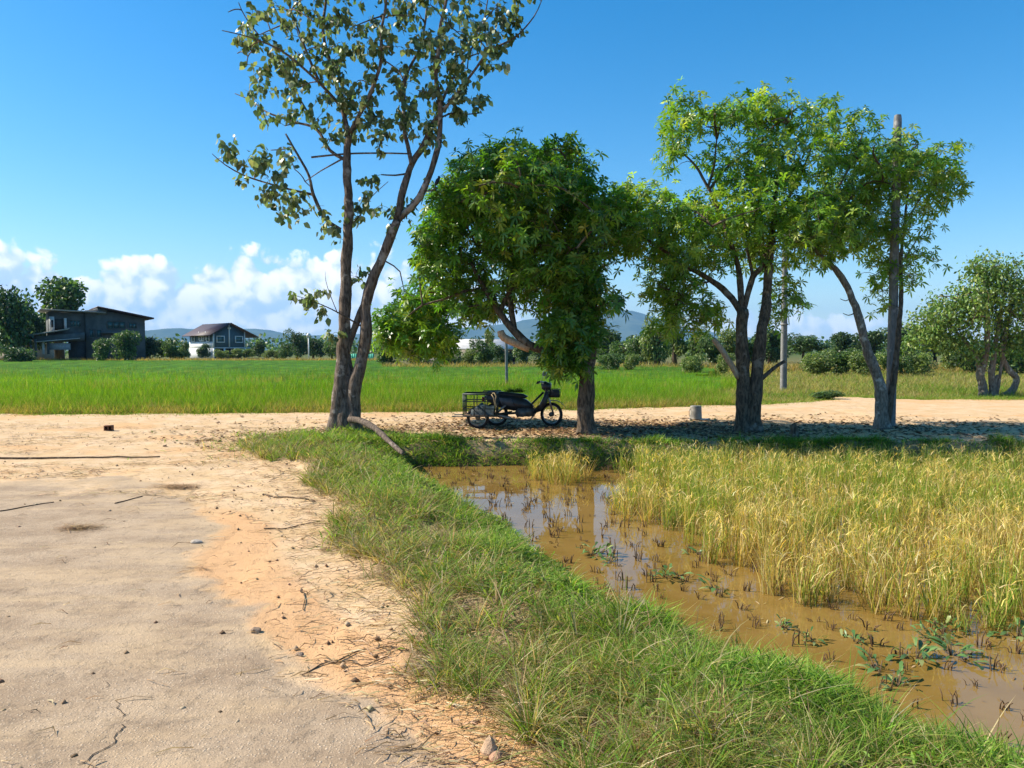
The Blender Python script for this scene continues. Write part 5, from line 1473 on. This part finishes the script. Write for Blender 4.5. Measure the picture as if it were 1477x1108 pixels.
    MB().tube([(-.02, -.90, .80), (.02, -.935, .81), (.06, -.945, .74), (.04, -.945, .62), (.07, -.945, .50), (.03, -.945, .56), (.01, -.94, .70), (-.04, -.93, .78)], .011, 6).build('rope', plain('rope', (.42, .32, .17), .9), sc, True)
    return root
motorcycle()
# bundle of cut grass on the seat
def grass_bundle():
    n = 420
    P = np.stack([RNG.uniform(-.16, .16, n), RNG.normal(0, .05, n), RNG.uniform(0, .04, n)], -1)
    C = palette(n, [(.03, .065, .018), (.05, .10, .028), (.08, .13, .04)], [3, 4, 2])
    D = upward(n, .9); D[:, 0] *= 1.6; D = unit(D)
    q = blades(P, D, RNG.uniform(.08, .22, n), RNG.uniform(.006, .012, n), RNG.uniform(.2, .9, n), C, 3)
    x = pix(742, 560, 15.2).x
    root = [o for o in COL.objects if o.name == 'motorcycle'][0]
    obj('cut_grass_bundle', stuff_mesh('cut_grass_bundle', q), M['grass'], label='dark bundle of cut grass lying on the motorcycle seat', cat='grass bundle', loc=(x, 15.17, root.location.z + .655))
grass_bundle()

# ------------------------------------------------------------------ small things on the ground
def lumpy(name, r, sq, mat, seed, sub=2):
    import bmesh
    bm = bmesh.new(); bmesh.ops.create_icosphere(bm, subdivisions=sub, radius=1.0); rs = random.Random(seed)
    ph = [rs.uniform(0, 6) for _ in range(6)]
    for v_ in bm.verts:
        c = v_.co; k = 1 + .16 * math.sin(c.x * 3.1 + ph[0]) + .13 * math.sin(c.y * 3.7 + ph[1]) + .12 * math.sin(c.z * 4.1 + ph[2]) + rs.uniform(-.06, .06)
        v_.co = Vector((c.x * r[0], c.y * r[1], c.z * r[2])) * k
        if v_.co.z < -sq: v_.co.z = -sq
    me = bpy.data.meshes.new(name); bm.to_mesh(me); bm.free(); me.materials.append(mat); return me
def set_down(px, py, me, label, cat, name, up, rz=0.0):
    p = gpix(px, py); z = ground_z(p.x, p.y); p = gpix(px, py, z)
    return obj(name, me, None, label=label, cat=cat, loc=(p.x, p.y, ground_z(p.x, p.y) + up), rot=(0, 0, rz))
set_down(706, 1090, lumpy('stone', (.035, .03, .045), .03, plain('pale_clod', (.55, .37, .23), .95, var=.2, scale=30, bump=.5), 3), 'pale sandy clod of earth at the ragged edge of the grass', 'stone', 'stone', .026)
set_down(715, 1098, lumpy('stone', (.03, .025, .022), .016, plain('clod2', (.45, .26, .16), .95, var=.25, scale=30, bump=.5), 8), 'small reddish clod lying against the pale clod', 'stone', 'stone', .014)
set_down(370, 913, lumpy('stone', (.030, .022, .020), .013, M['stone'], 5), 'small brown stone alone on the orange sand drift', 'stone', 'stone', .011)
set_down(432, 946, lumpy('stone', (.020, .018, .014), .010, M['stone'], 6), 'small stone beside straws at the edge of the asphalt', 'stone', 'stone', .008)
set_down(284, 784, lumpy('stone', (.045, .035, .022), .014, plain('pale_stone', (.50, .42, .33), .9, scale=25), 9), 'flat pale stone on the grey asphalt', 'stone', 'stone', .012)
set_down(1146, 632, lumpy('stump', (.085, .07, .15), .10, M['bark_dark'], 12, 3), 'dark weathered stump leaning in the shade between the two trees', 'stump', 'stump', .08)

def brick():
    p = gpix(157, 621); z = ground_z(p.x, p.y)
    root = obj('hollow_brick', None, label='single brown brick lying on the dirt road', cat='brick', loc=(p.x, p.y, z + .002), rot=(0, 0, R(12)))
    mb = MB(); mb.box((0, 0, .008), (.15, .10, .016)); mb.box((0, 0, .092), (.15, .10, .016)); mb.box((-.067, 0, .05), (.016, .10, .068)); mb.box((.067, 0, .05), (.016, .10, .068)); mb.box((0, 0, .05), (.014, .098, .068))
    mb.box((0, .04, .05), (.118, .016, .068))
    mb.build('body', M['brick'], root)
brick()

def pail():
    p = gpix(1003.5, 606); z = ground_z(p.x, p.y)
    root = obj('grey_pail', None, label='upturned grey pail standing on white scraps beside the shaded trunk', cat='pail', loc=(p.x, p.y, z))
    g = plain('grey_plastic', (.30, .285, .25), .7, var=.3, scale=9)
    MB().lathe([(.0, .0), (.132, .0), (.136, .012), (.130, .03), (.128, .05), (.118, .26), (.121, .27), (.118, .285), (.10, .292), (.0, .292)], 28).build('body', g, root, True)
    MB().tube([(-.125, 0, .05), (-.15, -.03, .10), (-.155, -.05, .18), (-.13, -.04, .23), (-.12, 0, .21)], .006, 6).build('handle', plain('wire', (.2, .2, .2), .5, .5), root)
    me = lumpy('scrap', (.21, .11, .02), .012, plain('white_scrap', (.62, .60, .56), .7, scale=20, bump=.6), 2)
    obj('white_sheet', me, None, label='crumpled white plastic scrap under the grey pail', cat='plastic scrap', loc=(p.x + .07, p.y - .02, z + .0))
pail()

# long thin pole lying across the road
def lying(px0, px1, name, label, rad, mat, cat='stick', n=14, wob=.02, taper=.6):
    a, b = gpix(*px0), gpix(*px1); P = []; ph = random.uniform(0, 6)
    for k in range(n):
        q = a.lerp(b, k / (n - 1)); q.y += wob * (math.sin(k * .55 + ph) + .4 * math.sin(k * 1.3 + ph * 2)); q.z = ground_z(q.x, q.y) + rad * .8 + .004; P.append(q)
    mb = MB(); c0 = P[0].copy(); mb.tube([p - c0 for p in P], [rad * (1 - (1 - taper) * k / (n - 1)) for k in range(n)], 7)
    return mb.build(name, mat, label=label, cat=cat, loc=c0)
lying((-40, 663), (230, 660), 'long_stick', 'long thin dark stick lying straight across the dirt road', .016, M['twig'], wob=.015)
lying((0, 738), (80, 724), 'dry_stem', 'dry brown stem lying on the asphalt near the straw tuft', .007, M['twig'])
lying((165, 728), (205, 717), 'dry_stem', 'short bent dry stem beside the grey asphalt patch', .007, M['twig'])
lying((380, 762), (470, 752), 'twig', 'dark twig half buried in the sand below the verge', .006, M['twig'], wob=.04)
lying((470, 950), (600, 930), 'twig', 'long dark twig reaching out of the grass over the sand', .0045, M['twig'], wob=.05)
lying((440, 966), (560, 948), 'twig', 'forked dark twig on the sand below the long twig', .004, M['twig'], wob=.05)
lying((560, 960), (640, 1005), 'twig', 'thin dark stem bent down from the verge onto sand', .003, M['twig'], wob=.04)
lying((435, 848), (440, 880), 'twig', 'small hooked twig standing out on the orange sand', .004, M['twig'], wob=.03)
lying((455, 725), (380, 716), 'twig', 'dark root piece lying below the grass patch', .009, M['twig'], wob=.03)
lying((432, 656), (418, 668), 'branch_piece', 'short broken branch on the dry grass by the tall tree', .03, M['bark_tall'], 'branch', wob=.02)
lying((640, 648), (704, 650), 'branch_piece', 'flat dark branch on the bank left of the paddy corner', .03, M['bark_dark'], 'branch', wob=.03)

def tuft(px, py, label, n, r, cols, name='straw_tuft'):
    p = gpix(px, py); z = ground_z(p.x, p.y)
    P = np.stack([RNG.normal(0, r, n), RNG.normal(0, r * .6, n), RNG.uniform(.004, .03, n)], -1)
    a = RNG.normal(0, .6, n); D = unit(np.stack([np.cos(a), np.sin(a), RNG.uniform(.0, .35, n)], -1)) * RNG.choice([-1, 1], (n, 1)); D[:, 2] = np.abs(D[:, 2])
    q = blades(P, D, RNG.uniform(.05, .14, n), RNG.uniform(.004, .009, n), RNG.uniform(.0, .5, n), palette(n, cols, [1] * len(cols)) * 1.4, 2)
    obj(name, stuff_mesh(name, q), M['straw'], label=label, cat='straw', loc=(p.x, p.y, z))
tuft(113, 763, 'small heap of matted straw alone on the grey asphalt', 420, .07, [(.22, .14, .07), (.36, .25, .13), (.13, .08, .045)])
tuft(255, 702, 'long flat wisp of brown straw at the end of the asphalt', 620, .12, [(.22, .14, .07), (.36, .25, .13), (.15, .09, .05)])
tuft(290, 636, 'heap of dry brown stems beside the grass patch', 420, .16, [(.20, .13, .07), (.32, .22, .11)])
tuft(285, 820, 'few curled straws on the asphalt edge', 40, .05, [(.36, .25, .13), (.25, .16, .08)])

# bird on a bare stub of the tall tree
def bird():
    p = pix(630, 262, 13.2)
    root = obj('bird', None, label='small dark bird with a long tail perched on the tall tree', cat='bird', loc=p, rot=(0, 0, R(25)))
    f = plain('feathers', (.018, .018, .02), .5, var=.3, scale=30)
    mb = MB(); mb.tube([(.03, 0, .085), (.045, 0, .075), (.035, 0, .05), (.015, 0, .02), (-.01, 0, -.03), (-.025, 0, -.07)], [.008, .02, .024, .034, .03, .012], 12)
    mb.lathe([(0, .052), (.018, .062), (.022, .078), (.016, .095), (0, .1)], 12, (.04, 0, 0)); mb.build('body', f, root, True)
    MB().hexa([(-.03, -.012, -.16), (-.02, -.012, -.16), (-.02, .012, -.16), (-.03, .012, -.16), (-.03, -.009, -.05), (-.015, -.009, -.05), (-.015, .009, -.05), (-.03, .009, -.05)]).build('tail', f, root)
    MB().tube([(.058, 0, .08), (.085, 0, .076)], [.006, .001], 6).build('beak', f, root)
    for y in (-.01, .01): MB().tube([(.0, y, .0), (.005, y, -.03)], .003, 5).build('leg', f, root)
bird()

# ------------------------------------------------------------------ air
hz, t = mat_new('haze')
pv = t.n('ShaderNodeVolumePrincipled')
pv.inputs['Color'].default_value = (.30, .60, 1.0, 1); pv.inputs['Density'].default_value = 8e-5; pv.inputs['Anisotropy'].default_value = 0.0
o = t.n('ShaderNodeOutputMaterial'); t.link(pv.outputs[0], o.inputs['Volume'])
bx = MB().box((0, 0, 349.0), (26500, 26500, 702.0))
obj('haze', bx.mesh('haze'), hz, kind='stuff', label='pale blue air over the plain', cat='haze')


# fallen leaves under the trees, made denser and darker to deepen the shade
def leaf_litter():
    n = 10500; X = RNG.normal(0, 1, n); Y = RNG.normal(0, 1, n)
    c = np.array([(-2.6, 13.2, 1.6, .9), (1.0, 14.6, 1.6, 1.2), (2.6, 14.4, 1.6, 1.1), (4.6, 14.4, 1.8, 1.2), (7.6, 14.8, 2.0, 1.2), (0, 15.2, 2.5, 1.2)])[RNG.integers(0, 6, n)]
    X = c[:, 0] + X * c[:, 2]; Y = c[:, 1] + Y * c[:, 3]; k = lay(X, Y); ok_ = (k['land'] > .95) & (k['field'] < .1); X, Y, h = X[ok_], Y[ok_], k['h'][ok_]; n = len(X)
    a = RNG.uniform(0, 6.28, n); D = unit(np.stack([np.cos(a), np.sin(a), RNG.normal(0, .15, n)], -1)); L = RNG.uniform(.06, .13, n)
    C = palette(n, [(.13, .075, .035), (.21, .125, .055), (.32, .21, .10), (.08, .045, .025), (.16, .17, .05)], [4, 4, 2, 4, 1])
    return leaves(np.stack([X, Y, h + .015], -1), D, unit(RNG.normal(0, .25, (n, 3)) + [0, 0, 1]), L, L * .4, np.zeros(n), C)
obj('fallen_leaves', stuff_mesh('fallen_leaves', leaf_litter()), M['straw'], kind='stuff', label='dry brown leaves fallen on the dirt under the trees', cat='leaves')
